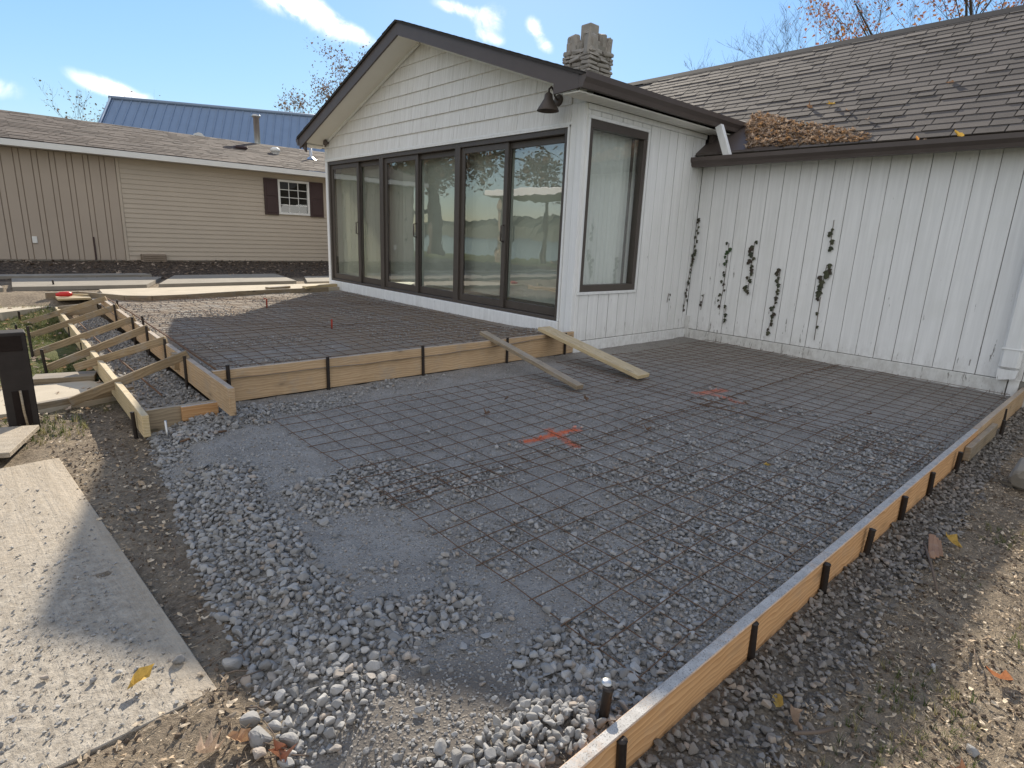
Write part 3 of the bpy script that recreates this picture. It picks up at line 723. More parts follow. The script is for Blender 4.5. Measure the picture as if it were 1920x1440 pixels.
put('gravel_chips', X, Y, pad_z, (0.005, 0.019), 0.6, CHIPS_S, 8, 0.12, 'small stone chips pressed into the grey dust')
X, Y = scatter_pts(0.3, 4.2, 0.77, 4.4, 0.024, lambda x, y: inpad(x, y) * sst(0.75, 0.3, coarse(x, y)) * (0.06 + 0.5 * sst(0.55, 0.75, vnoise(x, y, 2.7)) + 0.35 * sst(1.5, 0.9, y)))
put('gravel_chips', X, Y, pad_z, (0.010, 0.027), 0.5, STONES, 14, 0.25, 'pebbles bedded in the dusty patches')
X, Y = scatter_pts(4.2, 7.25, 0.77, 4.4, 0.030, lambda x, y: inpad(x, y) * (0.12 + 0.6 * sst(0.2, 0.6, coarse(x, y))))
put('gravel_chips', X, Y, pad_z, (0.010, 0.024), 0.6, CHIPS_S, 8, 0.12, 'small stone chips on the bed beside the far wall')
X, Y = scatter_pts(1.2, 4.9, 4.5, 10.0, 0.034, lambda x, y: 0.12 + 0.75 * sst(0.45, 0.7, vnoise(x, y, 1.9) + 0.3 * (vnoise(x, y, 7) - 0.5)))
put('loose_gravel', X, Y, up_z, (0.012, 0.034), 0.6, STONES, 14, 0.1, 'grey stone over the raised bed')
X, Y = scatter_pts(0.69, 1.09, 4.24, 9.3, 0.028, lambda x, y: 0.35 + 0.6 * sst(0.75, 0.95, x))
put('loose_gravel', X, Y, trench_z, (0.020, 0.045), 0.6, STONES, 14, 0.0, 'dark stone in the narrow step form')
X, Y = scatter_pts(0.5, 8.0, 0.30, 0.70, 0.0215, lambda x, y: sst(-0.02, 0.10, y - (0.40 + 0.02 * np.clip(x - 1.5, 0, 8)) + 0.06 * (vnoise(x, y, 6) - 0.5)) * 0.95)
put('loose_gravel', X, Y, spill_z, (0.016, 0.046), 0.7, DIRTY, 8, 0.10, 'grey-brown stone sloping away outside the right form board', z_add=lambda n: nrg.random(n) * 0.01)
# sunlit heap at the bottom end of the right board
X, Y = scatter_pts(0.72, 1.15, 0.77, 1.02, 0.024, lambda x, y: sst(1.0, 0.55, np.hypot((x - 0.93) / 0.24, (y - 0.87) / 0.13)))
n = len(X); hz = pad_z(X, Y) + 0.055 * sst(1.1, 0.1, np.hypot((X - 0.95) / 0.24, (Y - 0.84) / 0.15)); 
for lay in range(2):
    sc = sizes(n, 0.026, 0.050)
    scatter('gravel_heap', np.stack([X + (nrg.random(n) - .5) * .02, Y + (nrg.random(n) - .5) * .02, hz * (1 if lay else 0.5) + 0.008], 1), rots(n, 1.2), sc, nrg.integers(0, 14, n), STONES, label='small heap of crushed stone catching the sun at the board end')
# stray stones between plywood and gravel
def strip(x, y): return (x > 0.40 - 0.07 * (y - 1.5)) & (x < edge_x(y) + 0.06)
X, Y = scatter_pts(0.1, 0.8, 0.9, 4.3, 0.045, lambda x, y: strip(x, y) * (0.12 + 0.75 * sst(2.3, 1.2, y) * sst(0.12, 0.02, edge_x(y) - x)))
put('stray_gravel', X, Y, gh, (0.014, 0.042), 0.6, DIRTY, 8, 0.05, 'stray stones on the soil beside the plywood')

# ------------------------------------------------------------------ litter, clods, grass on bare soil
def soil_r(x, y): return (y < 0.60 - 0.02 * (x - 1)) & ((y < 0.46 + 0.015 * x) | (nrg.random(x.size) < 0.15))
X, Y = scatter_pts(0.9, 5.6, -0.45, 0.62, 0.013, lambda x, y: soil_r(x, y) * 0.66)
put('litter', X, Y, gh, (0.006, 0.030), 0.45, LITTER, 12, -0.1, 'leaf crumbs, straw and wood bits on the soil right of the form', zr=(0.9, 1.4))
X, Y = scatter_pts(0.9, 5.6, -0.45, 0.62, 0.022, lambda x, y: soil_r(x, y) * 0.55 * sst(0.30, 0.65, vnoise(x, y, 5)))
put('soil_crumbs', X, Y, gh, (0.006, 0.026), 1.5, CLODS, 6, 0.1, 'dark soil crumbs right of the form')
def soil_l(x, y): return (x < edge_x(y) - 0.02) & (x > 0.17 - 0.07 * (y - 4.08)) & (y < 5.2)
X, Y = scatter_pts(-0.2, 0.75, 0.9, 5.2, 0.017, lambda x, y: soil_l(x, y) * 0.30)
put('litter', X, Y, gh, (0.008, 0.036), 0.45, LITTER, 12, -0.1, 'leaf crumbs and straw on the soil beside the plywood', zr=(0.9, 1.4))
X, Y = scatter_pts(-0.4, 0.6, 0.9, 1.75, 0.016, lambda x, y: (y < 1.64 + 0.07 * x) * (x < edge_x(y)) * 0.5)
put('litter', X, Y, gh, (0.008, 0.034), 0.5, LITTER, 12, -0.1, 'leaf crumbs in front of the plywood edge', zr=(0.9, 1.4))
X, Y = scatter_pts(-0.4, 0.75, 0.9, 5.2, 0.024, lambda x, y: (soil_l(x, y) | (y < 1.62)) * (x < edge_x(y)) * 0.45 * sst(0.3, 0.6, vnoise(x, y, 5)))
put('soil_crumbs', X, Y, gh, (0.006, 0.026), 1.5, CLODS, 6, 0.1, 'dark soil crumbs beside the plywood')
X, Y = scatter_pts(0.9, 5.8, -0.45, 0.5, 0.035, lambda x, y: (y < 0.40) * sst(0.60, 0.72, vnoise(x + 2, y, 3.1)) * 0.8)
n = len(X); h = 0.02 + 0.035 * nrg.random(n)
scatter('grass', np.stack([X, Y, gh(X, Y) - 0.003], 1), rots(n, 0.25), np.stack([h * 1.1, h * 1.1, h], 1), nrg.integers(0, 6, n), TUFTS, label='sparse short grass tufts on the soil right of the form')
X, Y = scatter_pts(-0.6, 0.72, 4.6, 10.0, 0.035, lambda x, y: (x < 0.64) * sst(0.25, 0.45, vnoise(x, y, 1.9)) * sst(4.9, 5.9, y))
k = ~((X < 0.8) & (X > -0.7) & (Y > 5.1) & (Y < 6.45)); X, Y = X[k], Y[k]
n = len(X); h = 0.03 + 0.04 * nrg.random(n)
scatter('grass', np.stack([X, Y, gh(X, Y) - 0.003], 1), rots(n, 0.3), np.stack([h * 1.2, h * 1.2, h], 1), nrg.integers(0, 6, n), TUFTS, label='short green lawn left of the step form')
X, Y = scatter_pts(-0.2, 0.5, 4.2, 5.1, 0.04, lambda x, y: sst(0.42, 0.1, np.hypot(x - 0.1, y - 4.72)) * 0.8)
n = len(X); h = 0.04 + 0.05 * nrg.random(n)
scatter('grass', np.stack([X, Y, gh(X, Y) - 0.003], 1), rots(n, 0.3), np.stack([h, h, h], 1), nrg.integers(0, 6, n), TUFTS, label='grass around the foot of the dark post')
X, Y = scatter_pts(-0.6, 0.7, 5.0, 10.0, 0.12, lambda x, y: 0.5)
put('fallen_leaves', X, Y, lambda x, y: gh(x, y) + 0.025, (0.04, 0.08), 0.4, FALLEN, 8, 0.2, 'dry leaves scattered over the lawn')
MULCHLEAF = variants('mulchleaf_kinds', [leaf_shape('mulchleaf', 80 + s, s % 2 == 0, 0.4) for s in range(6)])
X, Y = scatter_pts(-3, 8, 12.35, 15.25, 0.13, lambda x, y: 0.55)
put('fallen_leaves', X, Y, lambda x, y: gh(x, y) + 0.01, (0.05, 0.10), 0.5, MULCHLEAF, 6, 0.2, 'dead leaves over the mulch bed below the tan house')
# crumbs of gravel on the plywood
pd = Vector((0.0696, -0.9976, 0)); pp = Vector((-0.9976, -0.0696, 0))
pc = Vector((0.19, 4.08, -0.078)) + pd * 1.22 + pp * 0.61
n = 15000; a = nrg.random(n) * 2.42 - 1.21; b = nrg.random(n) * 1.2 - 0.6
k = nrg.random(n) < (0.15 + 0.85 * sst(-0.6, 0.75, a)) * (0.25 + 0.75 * sst(0.30, 0.62, vnoise(a, b, 3.3))) * sst(-0.60, -0.45, b); a, b = a[k], b[k]; n = len(a)
P = np.stack([pc.x + pd.x * a + pp.x * b, pc.y + pd.y * a + pp.y * b, np.full(n, -0.078)], 1)
sc = sizes(n, 0.003, 0.019, pw=4.5); P[:, 2] += sc[:, 2] * 0.2
scatter('gravel_crumbs', P, rots(n, 0.5), sc, nrg.integers(0, 8, n), CHIPS_S, label='grey gravel crumbs spread over the plywood')

# ------------------------------------------------------------------ white house
Xs, Yc, Yl, Xf = 4.941, 4.455, 10.70, 7.308
AP, SL = 7.55, 0.343
def roof_top(y): return 3.98 - SL * abs(y - AP)
house = empty('white_house', (6.1, 5.0, 0), 'white single-storey house with gabled sunroom, brown gutters and weathered shingle roof', 'house')

def clip(poly, a, b, c):                                   # keep a*y + b*z <= c
    out = []
    for i in range(len(poly)):
        p, q = poly[i], poly[(i + 1) % len(poly)]; dp = a * p[0] + b * p[1] - c; dq = a * q[0] + b * q[1] - c
        if dp <= 0: out.append(p)
        if dp * dq < 0:
            t = dp / (dp - dq); out.append((p[0] + (q[0] - p[0]) * t, p[1] + (q[1] - p[1]) * t))
    return out
# gable wall with its shakes
SOF = 3.815
m = MB(); m.prism([(Yc, 2.44), (Yl, 2.44), (Yl, SOF - SL * (Yl - AP) + 0.05), (AP, SOF + 0.05), (Yc, SOF - SL * (AP - Yc) + 0.05)], 'x', Xs - 0.002, Xs + 0.10)
gable = m.build('gable_wall', 'white_trim', house)
zs = [2.485, 2.659, 2.842, 3.022, 3.200, 3.388, 3.575, 3.76]
for k in range(len(zs) - 1):
    z0, z1 = zs[k], zs[k + 1] + 0.012
    y = Yc + 0.19 - rng.uniform(0, 0.3) if k else Yc + 0.19
    while y < Yl - 0.02:
        w = rng.uniform(0.34, 0.62); y0, y1 = max(y, Yc + 0.19), min(y + w - 0.004, Yl - 0.012); y += w
        if y1 - y0 < 0.02: continue
        poly = [(y0, z0), (y1, z0), (y1, z1), (y0, z1)]
        poly = clip(poly, SL, 1, SOF + SL * AP - 0.012); poly = clip(poly, -SL, 1, SOF - SL * AP - 0.012)
        if len(poly) < 3: continue
        m = MB(); n_ = len(poly)
        def xx(z): return Xs - 0.024 + 0.020 * (z - z0) / (z1 - z0)
        vs = [(xx(z), yy, z) for yy, z in poly] + [(Xs - 0.001, yy, z) for yy, z in poly]
        m.add(vs, [list(range(n_)), list(range(n_, 2 * n_))[::-1]] + [[i, n_ + i, n_ + (i + 1) % n_, (i + 1) % n_] for i in range(n_)])
        m.build('shake', 'shake', gable)
m = MB(); m.box((Xs - 0.030, Yc + 0.17, 2.455), (Xs - 0.001, Yl, 2.484), 0.003); m.build('drip_trim', 'white_trim', gable)
m = MB()
for sgn in (1, -1):                                        # trim strip where the soffit meets the shakes
    a = AP + sgn * 0.02; b = Yl if sgn > 0 else Yc + 0.12
    m.prism([(a, SOF - SL * abs(a - AP)), (b, SOF - SL * abs(b - AP)), (b, SOF - SL * abs(b - AP) - 0.035), (a, SOF - SL * abs(a - AP) - 0.035)], 'x', Xs - 0.045, Xs - 0.026)
m.build('gable_trim', 'white_trim', gable)
# corner post right of the doors, left post, sill
m = MB(); m.box((Xs - 0.02, Yc - 0.004, 0.10), (Xs + 0.09, 4.555, 2.66), 0.004); m.build('corner_board', 'white_trim', house)
m = MB(); m.box((Xs - 0.014, 4.560, 0.16), (Xs + 0.09, 4.645, 2.66), 0.004); m.build('corner_board', 'white_trim', house)
m = MB(); m.box((Xs - 0.018, 10.615, 0.08), (Xs + 0.09, Yl, 2.84), 0.004); m.build('corner_board', 'white_trim', house)
m = MB(); m.box((Xs - 0.045, 4.648, 0.172), (Xs + 0.06, 10.61, 0.332), 0.006); m.build('sill_board', 'white_trim', house)
m = MB(); m.box((Xs + 0.07, 4.60, -0.2), (Xs + 0.16, 10.6, 0.30)); m.build('foundation', 'concrete', house)
m = MB()
for a, b in (((Xs - 0.03, 4.649, 0.335), (Xs + 0.0, 4.672, 2.454)), ((Xs - 0.03, 10.60, 0.335), (Xs, 10.614, 2.454)), ((Xs - 0.03, 4.649, 2.436), (Xs - 0.001, 10.61, 2.4545))): m.box(a, b, 0.002)
m.build('door_trim', 'white_trim', house)
# three two-panel sliding doors
units = [(4.674, 6.68, 5.72), (6.68, 8.70, 7.72), (8.70, 10.598, 9.54)]
for i, (y0, y1, ym) in enumerate(units):
    fr = MB(); X0, X1 = Xs - 0.012, Xs + 0.115
    fr.box((X0, y0, 0.334), (X1, y0 + 0.055, 2.434), 0.004); fr.box((X0, y1 - 0.055, 0.334), (X1, y1, 2.434), 0.004)
    fr.box((X0 + 0.001, y0 + 0.055, 2.375), (X1, y1 - 0.055, 2.433), 0.004); fr.box((X0 + 0.001, y0 + 0.055, 0.335), (X1, y1 - 0.055, 0.372), 0.004)
    door = fr.build('sliding_door', 'bronze', house)
    for (a, b, dx) in ((y0 + 0.056, ym + 0.035, 0.062), (ym - 0.035, y1 - 0.056, 0.018)):
        st = MB(); xa, xb = Xs + dx, Xs + dx + 0.036
        st.box((xa, a, 0.374), (xb, a + 0.07, 2.373), 0.004); st.box((xa, b - 0.07, 0.374), (xb, b, 2.373), 0.004)
        st.box((xa + 0.001, a + 0.07, 2.30), (xb - 0.001, b - 0.07, 2.372), 0.003); st.box((xa + 0.001, a + 0.07, 0.375), (xb - 0.001, b - 0.07, 0.47), 0.003)
        st.build('door_sash', 'bronze', door)
        g = MB(); g.box((Xs + dx + 0.015, a + 0.068, 0.468), (Xs + dx + 0.021, b - 0.068, 2.302)); g.build('pane', 'glass', door)
    hd = MB(); yh = ym - 0.005; hd.tube([(Xs + 0.012, yh, 1.20), (Xs - 0.03, yh, 1.21), (Xs - 0.03, yh, 1.39), (Xs + 0.012, yh, 1.40)], 0.011, 8); hd.build('handle', 'brown', door)
# sunroom right-hand wall of vertical boards round the tall window
m = MB(); m.box((Xs + 0.08, Yc + 0.002, 0.0), (5.02, Yc + 0.09, 2.66)); m.box((6.02, Yc + 0.002, 0.0), (Xf, Yc + 0.09, 2.66)); m.box((5.02, Yc + 0.002, 0.0), (6.02, Yc + 0.09, 0.69)); m.box((5.02, Yc + 0.002, 2.51), (6.02, Yc + 0.09, 2.66))
sw = m.build('side_wall', 'groove', house)
gro = [4.962, 5.02, 5.184, 5.362, 5.555, 5.737, 5.917, 6.096, 6.280, 6.475, 6.655, 6.84, 7.02, 7.20, 7.300]
for a, b in zip(gro[:-1], gro[1:]):
    spans = [(0.125, 2.598)] if (b <= 5.025 or a >= 6.05) else ([(0.125, 0.653), (2.552, 2.598)] if b < 6.10 else [(0.125, 2.598)])
    if 6.05 < b <= 6.10: spans = [(0.125, 0.653), (2.552, 2.598)]
    for z0, z1 in spans:
        m = MB(); g_ = rng.uniform(0.0032, 0.0056); m.box((a + g_, Yc - 0.013 - rng.uniform(0, 0.002), z0), (b - g_, Yc + 0.001, z1), 0.004); m.build('siding_board', 'white', sw)
m = MB(); m.box((4.965, Yc - 0.024, -0.06), (7.29, Yc + 0.004, 0.118), 0.004); m.build('skirt_board', 'white_trim', sw)
m = MB(); m.box((4.965, Yc - 0.026, 2.60), (7.305, Yc - 0.001, 2.655), 0.004); m.build('frieze_board', 'white_trim', sw)
wt = MB()
for a, b in (((4.968, 0.655), (6.068, 0.688)), ((4.968, 2.512), (6.068, 2.547)), ((4.968, 0.6885), (5.003, 2.5115)), ((6.032, 0.6885), (6.068, 2.5115))): wt.box((a[0], Yc - 0.030, a[1]), (b[0], Yc - 0.001, b[1]), 0.003)
win = wt.build('tall_window', 'white_trim', house)
wf = MB()
for a, b in (((5.004, 0.689), (6.031, 0.765)), ((5.004, 2.425), (6.031, 2.511)), ((5.004, 0.7655), (5.062, 2.4245)), ((5.965, 0.7655), (6.031, 2.4245))): wf.box((a[0], Yc - 0.022, a[1]), (b[0], Yc + 0.07, b[1]), 0.004)
wf.build('window_frame', 'bronze', win)
m = MB(); m.box((5.835, Yc + 0.036, 0.766), (5.865, Yc + 0.062, 2.424), 0.003); m.build('window_stile', 'bronze', win)
m = MB(); m.box((5.060, Yc + 0.022, 0.763), (5.967, Yc + 0.028, 2.427)); m.build('pane', 'glass2', win)
m = MB(); cv = []
for k in range(61):
    x = 5.03 + 0.99 * k / 60; yy = Yc + 0.125 + 0.018 * math.sin(k * 1.35) + 0.008 * math.sin(k * 0.7)
    cv += [(x, yy, 0.72), (x, yy, 2.48)]
m.add(cv, [[2 * k, 2 * k + 2, 2 * k + 3, 2 * k + 1] for k in range(60)], smooth=True); m.build('curtain', 'curtain', win)
# main wall
m = MB(); m.box((Xf + 0.002, -4.5, -0.2), (Xf + 0.12, 4.545, 2.36)); mw = m.build('main_wall', 'groove', house)
y = 4.440
while y > -2.6:
    w = rng.choice((0.180, 0.1835, 0.187))
    m = MB(); g_ = rng.uniform(0.0018, 0.0034); m.box((Xf - 0.013 - rng.uniform(0, 0.0015), y - w + g_, 0.122), (Xf + 0.001, y - g_, 2.30), 0.004); m.build('siding_board', 'white', mw)
    y -= w
m = MB(); m.box((Xf - 0.026, 0.862, -0.12), (Xf + 0.001, 3.05, 0.116), 0.004); m.build('skirt_board', 'skirt', mw)
m = MB(); m.box((Xf - 0.026, 3.056, -0.12), (Xf + 0.001, 4.425, 0.115), 0.004); m.build('skirt_board', 'skirt', mw)
m = MB(); m.box((Xf - 0.026, -2.6, -0.2), (Xf + 0.001, 0.765, 0.02), 0.004); m.build('skirt_board', 'skirt', mw)
m = MB(); m.box((Xf - 0.028, 0.77, -0.15), (Xf + 0.001, 0.852, 0.13), 0.004); m.build('trim_board', 'white_trim', mw)
m = MB(); m.box((Xf - 0.030, 4.375, 0.03), (Xf - 0.014, 4.438, 0.30), 0.003); m.build('trim_board', 'skirt', mw)
m = MB(); m.box((Xf - 0.02, -4.5, 2.302), (Xf + 0.02, 4.44, 2.345), 0.003); m.build('frieze_board', 'skirt', mw)
# right-hand downspout
m = MB(); m.box((Xf - 0.135, 0.79, 0.235), (Xf - 0.030, 0.945, 2.26), 0.020); m.prism([(0.80, 0.150), (0.935, 0.120), (0.945, 0.231), (0.79, 0.231)], 'x', Xf - 0.128, Xf - 0.036)
m.build('downspout', 'white_trim', house)
m = MB(); m.box((Xf - 0.14, 0.785, 0.42), (Xf - 0.025, 0.95, 0.434), 0.002); m.build('downspout_strap', 'white_trim', house)
PM = 0.667; EX, EZ = 7.085, 2.372
def main_z(x, y): return EZ + PM * (x - EX)
# gutters and fascia
m = MB()
fr = [(AP, SOF - 0.012), (4.553, SOF - 0.012 - SL * (AP - 4.553)), (4.551, 2.676), (4.212, 2.690), (4.212, roof_top(4.212) - 0.022), (AP, roof_top(AP) - 0.022)]
m.prism(fr, 'x', 4.540, 4.566); m.build('rake_fascia', 'brown', house)
m = MB(); m.prism([(AP + 0.001, roof_top(AP) - 0.022), (10.89, roof_top(10.89) - 0.022), (10.89, roof_top(10.89) - 0.195), (AP + 0.001, SOF - 0.012)], 'x', 4.540, 4.566); m.build('rake_fascia', 'brown', house)
prof = [(4.208, 2.692), (4.155, 2.692), (4.142, 2.735), (4.112, 2.775), (4.108, 2.826), (4.120, 2.826), (4.120, 2.80), (4.208, 2.80)]
m = MB(); m.prism(prof, 'x', 4.538, 7.76); m.build('gutter', 'brown', house)
m = MB(); m.prism([(10.905, 2.692), (10.96, 2.692), (10.975, 2.73), (11.01, 2.765), (11.012, 2.81), (10.905, 2.81)], 'x', 4.53, 7.6); m.build('gutter', 'brown', house)
m = MB(); m.prism([(10.70, 2.57), (10.88, 2.69), (10.88, 2.80), (10.70, 2.86)], 'x', 4.568, 4.60); m.build('fascia_return', 'brown', house)
mg = [(7.098, 2.232), (7.03, 2.232), (7.018, 2.265), (6.985, 2.30), (6.985, 2.345), (6.997, 2.345), (6.997, 2.32), (7.098, 2.32)]
vs = MB(); vs.add([(x, yy, z) for yy in (4.446, -4.0) for x, z in mg], [list(range(8)), list(range(8, 16))[::-1]] + [[i, 8 + i, 8 + (i + 1) % 8, (i + 1) % 8] for i in range(8)])
vs.build('gutter', 'brown', house)
m = MB(); m.box((7.100, -4.0, 2.232), (7.125, 4.446, 2.362)); m.box((7.125, -4.0, 2.29), (7.29, 4.44, 2.300)); m.build('eave_fascia', 'brown', house)
m = MB(); m.box((Xf + 0.01, 4.36, 2.37), (7.9, 4.41, 2.66)); m.build('brown_cheek', 'brown', house)
lumber('downspout', (7.035, 3.955, 2.325), (7.05, 4.13, 2.70), 0.065, 0.085, 'white_trim', up=(1, 0, 0), parent=house)
m = MB(); A = Vector((7.74, 4.10, 2.70)); B = Vector((7.26, 3.34, 2.45))
m.add([A, B, B + Vector((0, 0, 0.125)), A + Vector((0, 0, 0.14)), A + Vector((0.03, -0.02, 0)), B + Vector((0.03, -0.02, 0)), B + Vector((0.03, -0.02, 0.125)), A + Vector((0.03, -0.02, 0.14))],
      [[0, 1, 2, 3], [7, 6, 5, 4], [3, 2, 6, 7], [0, 4, 5, 1], [1, 5, 6, 2], [0, 3, 7, 4]]); m.build('valley_flashing', 'brown', house)
m = MB(); fv = [(7.088, 4.44), (7.088, 3.36), (7.27, 3.36), (7.74, 4.10), (7.9, 4.44)]; n5 = len(fv)
m.add([(x, y, main_z(x, y) + 0.030) for x, y in fv] + [(x, y, main_z(x, y) + 0.002) for x, y in fv], [list(range(n5))[::-1], list(range(n5, 2 * n5))] + [[i, (i + 1) % n5, n5 + (i + 1) % n5, n5 + i] for i in range(n5)]); m.build('roof_flashing', 'brown', house)
# soffits
m = MB(); m.box((4.568, 4.214, 2.661), (7.9, 4.44, 2.673)); m.build('eave_soffit', 'soffit', house)
m = MB()
for k in range(31): m.box((4.575 + k * 0.1, 4.216, 2.6585), (4.665 + k * 0.1, 4.42, 2.661), 0.0008)
o = m.build('soffit_panel', 'soffit', house, kind='stuff')
m = MB(); m.prism([(AP, SOF), (10.88, SOF - SL * (10.88 - AP)), (10.88, SOF - SL * (10.88 - AP) + 0.012), (AP, SOF + 0.012), (4.56, SOF - SL * (AP - 4.56) + 0.012), (4.56, SOF - SL * (AP - 4.56))], 'x', 4.567, Xs - 0.003)
m.build('rake_soffit', 'soffit', house)
m = MB(); m.box((4.568, 10.73, 2.70), (7.5, 10.9, 2.712)); m.build('eave_soffit', 'soffit', house)
# sunroom roof
m = MB()
for sgn, ye in ((-1, 4.165), (1, 10.945)):
    a = [(AP, roof_top(AP)), (ye, roof_top(ye)), (ye, roof_top(ye) - 0.022), (AP, roof_top(AP) - 0.022)]
    m.prism(a, 'x', 4.515, 9.62)
sr = m.build('sunroom_roof', 'ridge', house)
for sgn in (-1, 1):
    for k in range(24):                                    # shingle butts seen along the rake edge
        y0 = AP + sgn * k * 0.1435; y1 = AP + sgn * min((k + 1) * 0.1435 + 0.05, 3.39)
        q = MB(); q.prism([(y0, roof_top(y0) + 0.002), (y1, roof_top(y1) + 0.012), (y1, roof_top(y1) + 0.004), (y0, roof_top(y0) - 0.0)], 'x', 4.508 + 0.006 * rng.random(), 6.6); q.build('shingle_course', 'ridge', sr)
# main roof: valley dip where it runs under the sunroom eave
RX = 9.86; NL = math.hypot(1, PM); SLEN = (RX - EX) * NL
vs = []; fs = []; rxs = np.linspace(EX, RX, 24); rys = np.linspace(-4, 13, 86)
for x in rxs:
    for yy in rys: vs.append((x, yy, main_z(x, yy) - 0.004))
ny = len(rys)
for i in range(len(rxs) - 1):
    for j in range(ny - 1): fs.append([i * ny + j, (i + 1) * ny + j, (i + 1) * ny + j + 1, i * ny + j + 1])
m = MB(); m.add(vs, fs); o = len(m.v)
m.add([(RX, -4, main_z(RX, -4)), (RX, 13, main_z(RX, -4)), (12.6, 13, 2.35), (12.6, -4, 2.35)], [[0, 1, 2, 3]])
main_roof = m.build('main_roof', 'ridge', house)
pieces = []
for k in range(int(SLEN / 0.1435) + 1):
    s0 = k * 0.1435 - 0.012; y = 7.4 - rng.uniform(0, 0.3)
    while y > 0.1:
        w = rng.choice((0.17, 0.24, 0.30, 0.33, 0.36)); y1 = y; y0 = y - w; y = y0
        yc = (y0 + y1) / 2; xc = EX + (s0 + 0.07) / NL; f = EZ + PM * (xc - EX)
        if abs(main_z(xc, yc) - f) > 0.03: continue
        pieces.append((s0, y0 + 0.0055, y1 - 0.0055, math.dist((xc, yc, f), (0, 0, 1.27)), rng.random() < 0.35))
order = sorted(range(len(pieces)), key=lambda i: pieces[i][3] + (50 if pieces[i][1] < 0.75 else 0))
first = set(order[:300])
dv = Vector((1, 0, PM)).normalized(); nv = Vector((-PM, 0, 1)).normalized()
def sh_verts(s0, y0, y1, tall):
    L = min(0.185, SLEN - s0); th = 0.009 if tall else 0.004; out = []
    for s, lo, hi in ((s0, 0.004, 0.009 + th), (s0 + L, -0.001, 0.005)):
        for h in (lo, hi):
            for yy in (y0, y1):
                c = Vector((EX, 0, EZ)) + dv * s + nv * h; out.append((c.x, yy, c.z))
    return out
SHF = [[0, 1, 3, 2], [4, 6, 7, 5], [0, 4, 5, 1], [2, 3, 7, 6], [0, 2, 6, 4], [1, 5, 7, 3]]
rest = MB()
for i, (s0, y0, y1, d, tall) in enumerate(pieces):
    if i in first:
        q = MB(); q.add(sh_verts(s0, y0, y1, tall), SHF); q.build('shingle', 'shingle', main_roof)
    else: rest.add(sh_verts(s0, y0, y1, tall), SHF, tint=rng.uniform(0.01, 1))
rest.build('shingles', 'shingle_many', main_roof, kind='stuff')
m = MB(); rz = main_z(RX, 0)
m.add([(RX - 0.14, -4, rz - 0.075), (RX, -4, rz + 0.026), (RX + 0.14, -4, rz - 0.06), (RX - 0.14, 12, rz - 0.075), (RX, 12, rz + 0.026), (RX + 0.14, 12, rz - 0.06)], [[0, 3, 4, 1], [1, 4, 5, 2]])
m.build('ridge_cap', 'ridge', main_roof)
# stone chimney
cx, cy = 9.78, 8.86; m = MB(); m.box((cx - 0.31, cy - 0.31, 3.5), (cx + 0.31, cy + 0.31, 5.02)); chim = m.build('chimney', 'mortar', house)
def rock(a, b, mat='chimney', jit=0.012, name='stone', parent=chim):
    c = [(a[i] + b[i]) / 2 for i in range(3)]; d = [abs(b[i] - a[i]) for i in range(3)]
    v, f = chamfer(*d, min(d) * 0.22); q = MB(); tl = Matrix.Rotation(rng.gauss(0, jit * 4), 3, 'X') @ Matrix.Rotation(rng.gauss(0, jit * 4), 3, 'Y') @ Matrix.Rotation(rng.gauss(0, jit * 3), 3, 'Z')
    v = [tl @ p for p in v]
    q.add([Vector(p) * 1.0 + Vector((rng.uniform(-jit, jit), rng.uniform(-jit, jit), rng.uniform(-jit, jit) * 0.6)) + Vector(c) for p in v], f); return q.build(name, mat, parent)
z = 4.02
while z < 4.86:
    h = rng.uniform(0.055, 0.115)
    for side in range(4):
        t = -0.36
        while t < 0.34:
            w = rng.uniform(0.16, 0.38); t1 = min(t + w, 0.36)
            if t1 - t > 0.05:
                dep = 0.335 + rng.uniform(0, 0.055)
                if side == 0: rock((cx - dep, cy + t, z), (cx - 0.26, cy + t1 - 0.012, z + h - 0.012))
                if side == 1: rock((cx + t, cy - dep, z), (cx + t1 - 0.012, cy - 0.26, z + h - 0.012))
                if side == 2: rock((cx + 0.26, cy + t, z), (cx + dep, cy + t1 - 0.012, z + h - 0.012))
                if side == 3: rock((cx + t, cy + 0.26, z), (cx + t1 - 0.012, cy + dep, z + h - 0.012))
            t = t1
    z += h
for side in range(4):
    t = -0.36
    while t < 0.30:
        w = rng.uniform(0.09, 0.20); h = rng.uniform(0.12, 0.38); e = 0.30 + rng.uniform(-0.03, 0.08); z0, z1 = 4.80, 4.9 + h
        if t + w > 0.36: w = 0.36 - t
        if side == 0: rock((cx - e, cy + t, z0), (cx - 0.17, cy + t + w - 0.012, z1), jit=0.026)
        if side == 1: rock((cx + t, cy - e, z0), (cx + t + w - 0.012, cy - 0.17, z1), jit=0.026)
        if side == 2: rock((cx + 0.17, cy + t, z0), (cx + e, cy + t + w - 0.012, z1), jit=0.026)
        if side == 3: rock((cx + t, cy + 0.17, z0), (cx + t + w - 0.012, cy + e, z1), jit=0.026)
        t += w
m = MB(); m.box((cx - 0.14, cy - 0.15, 4.9), (cx + 0.13, cy + 0.12, 5.44), 0.02); m.build('flue_pot', 'chimney', chim)
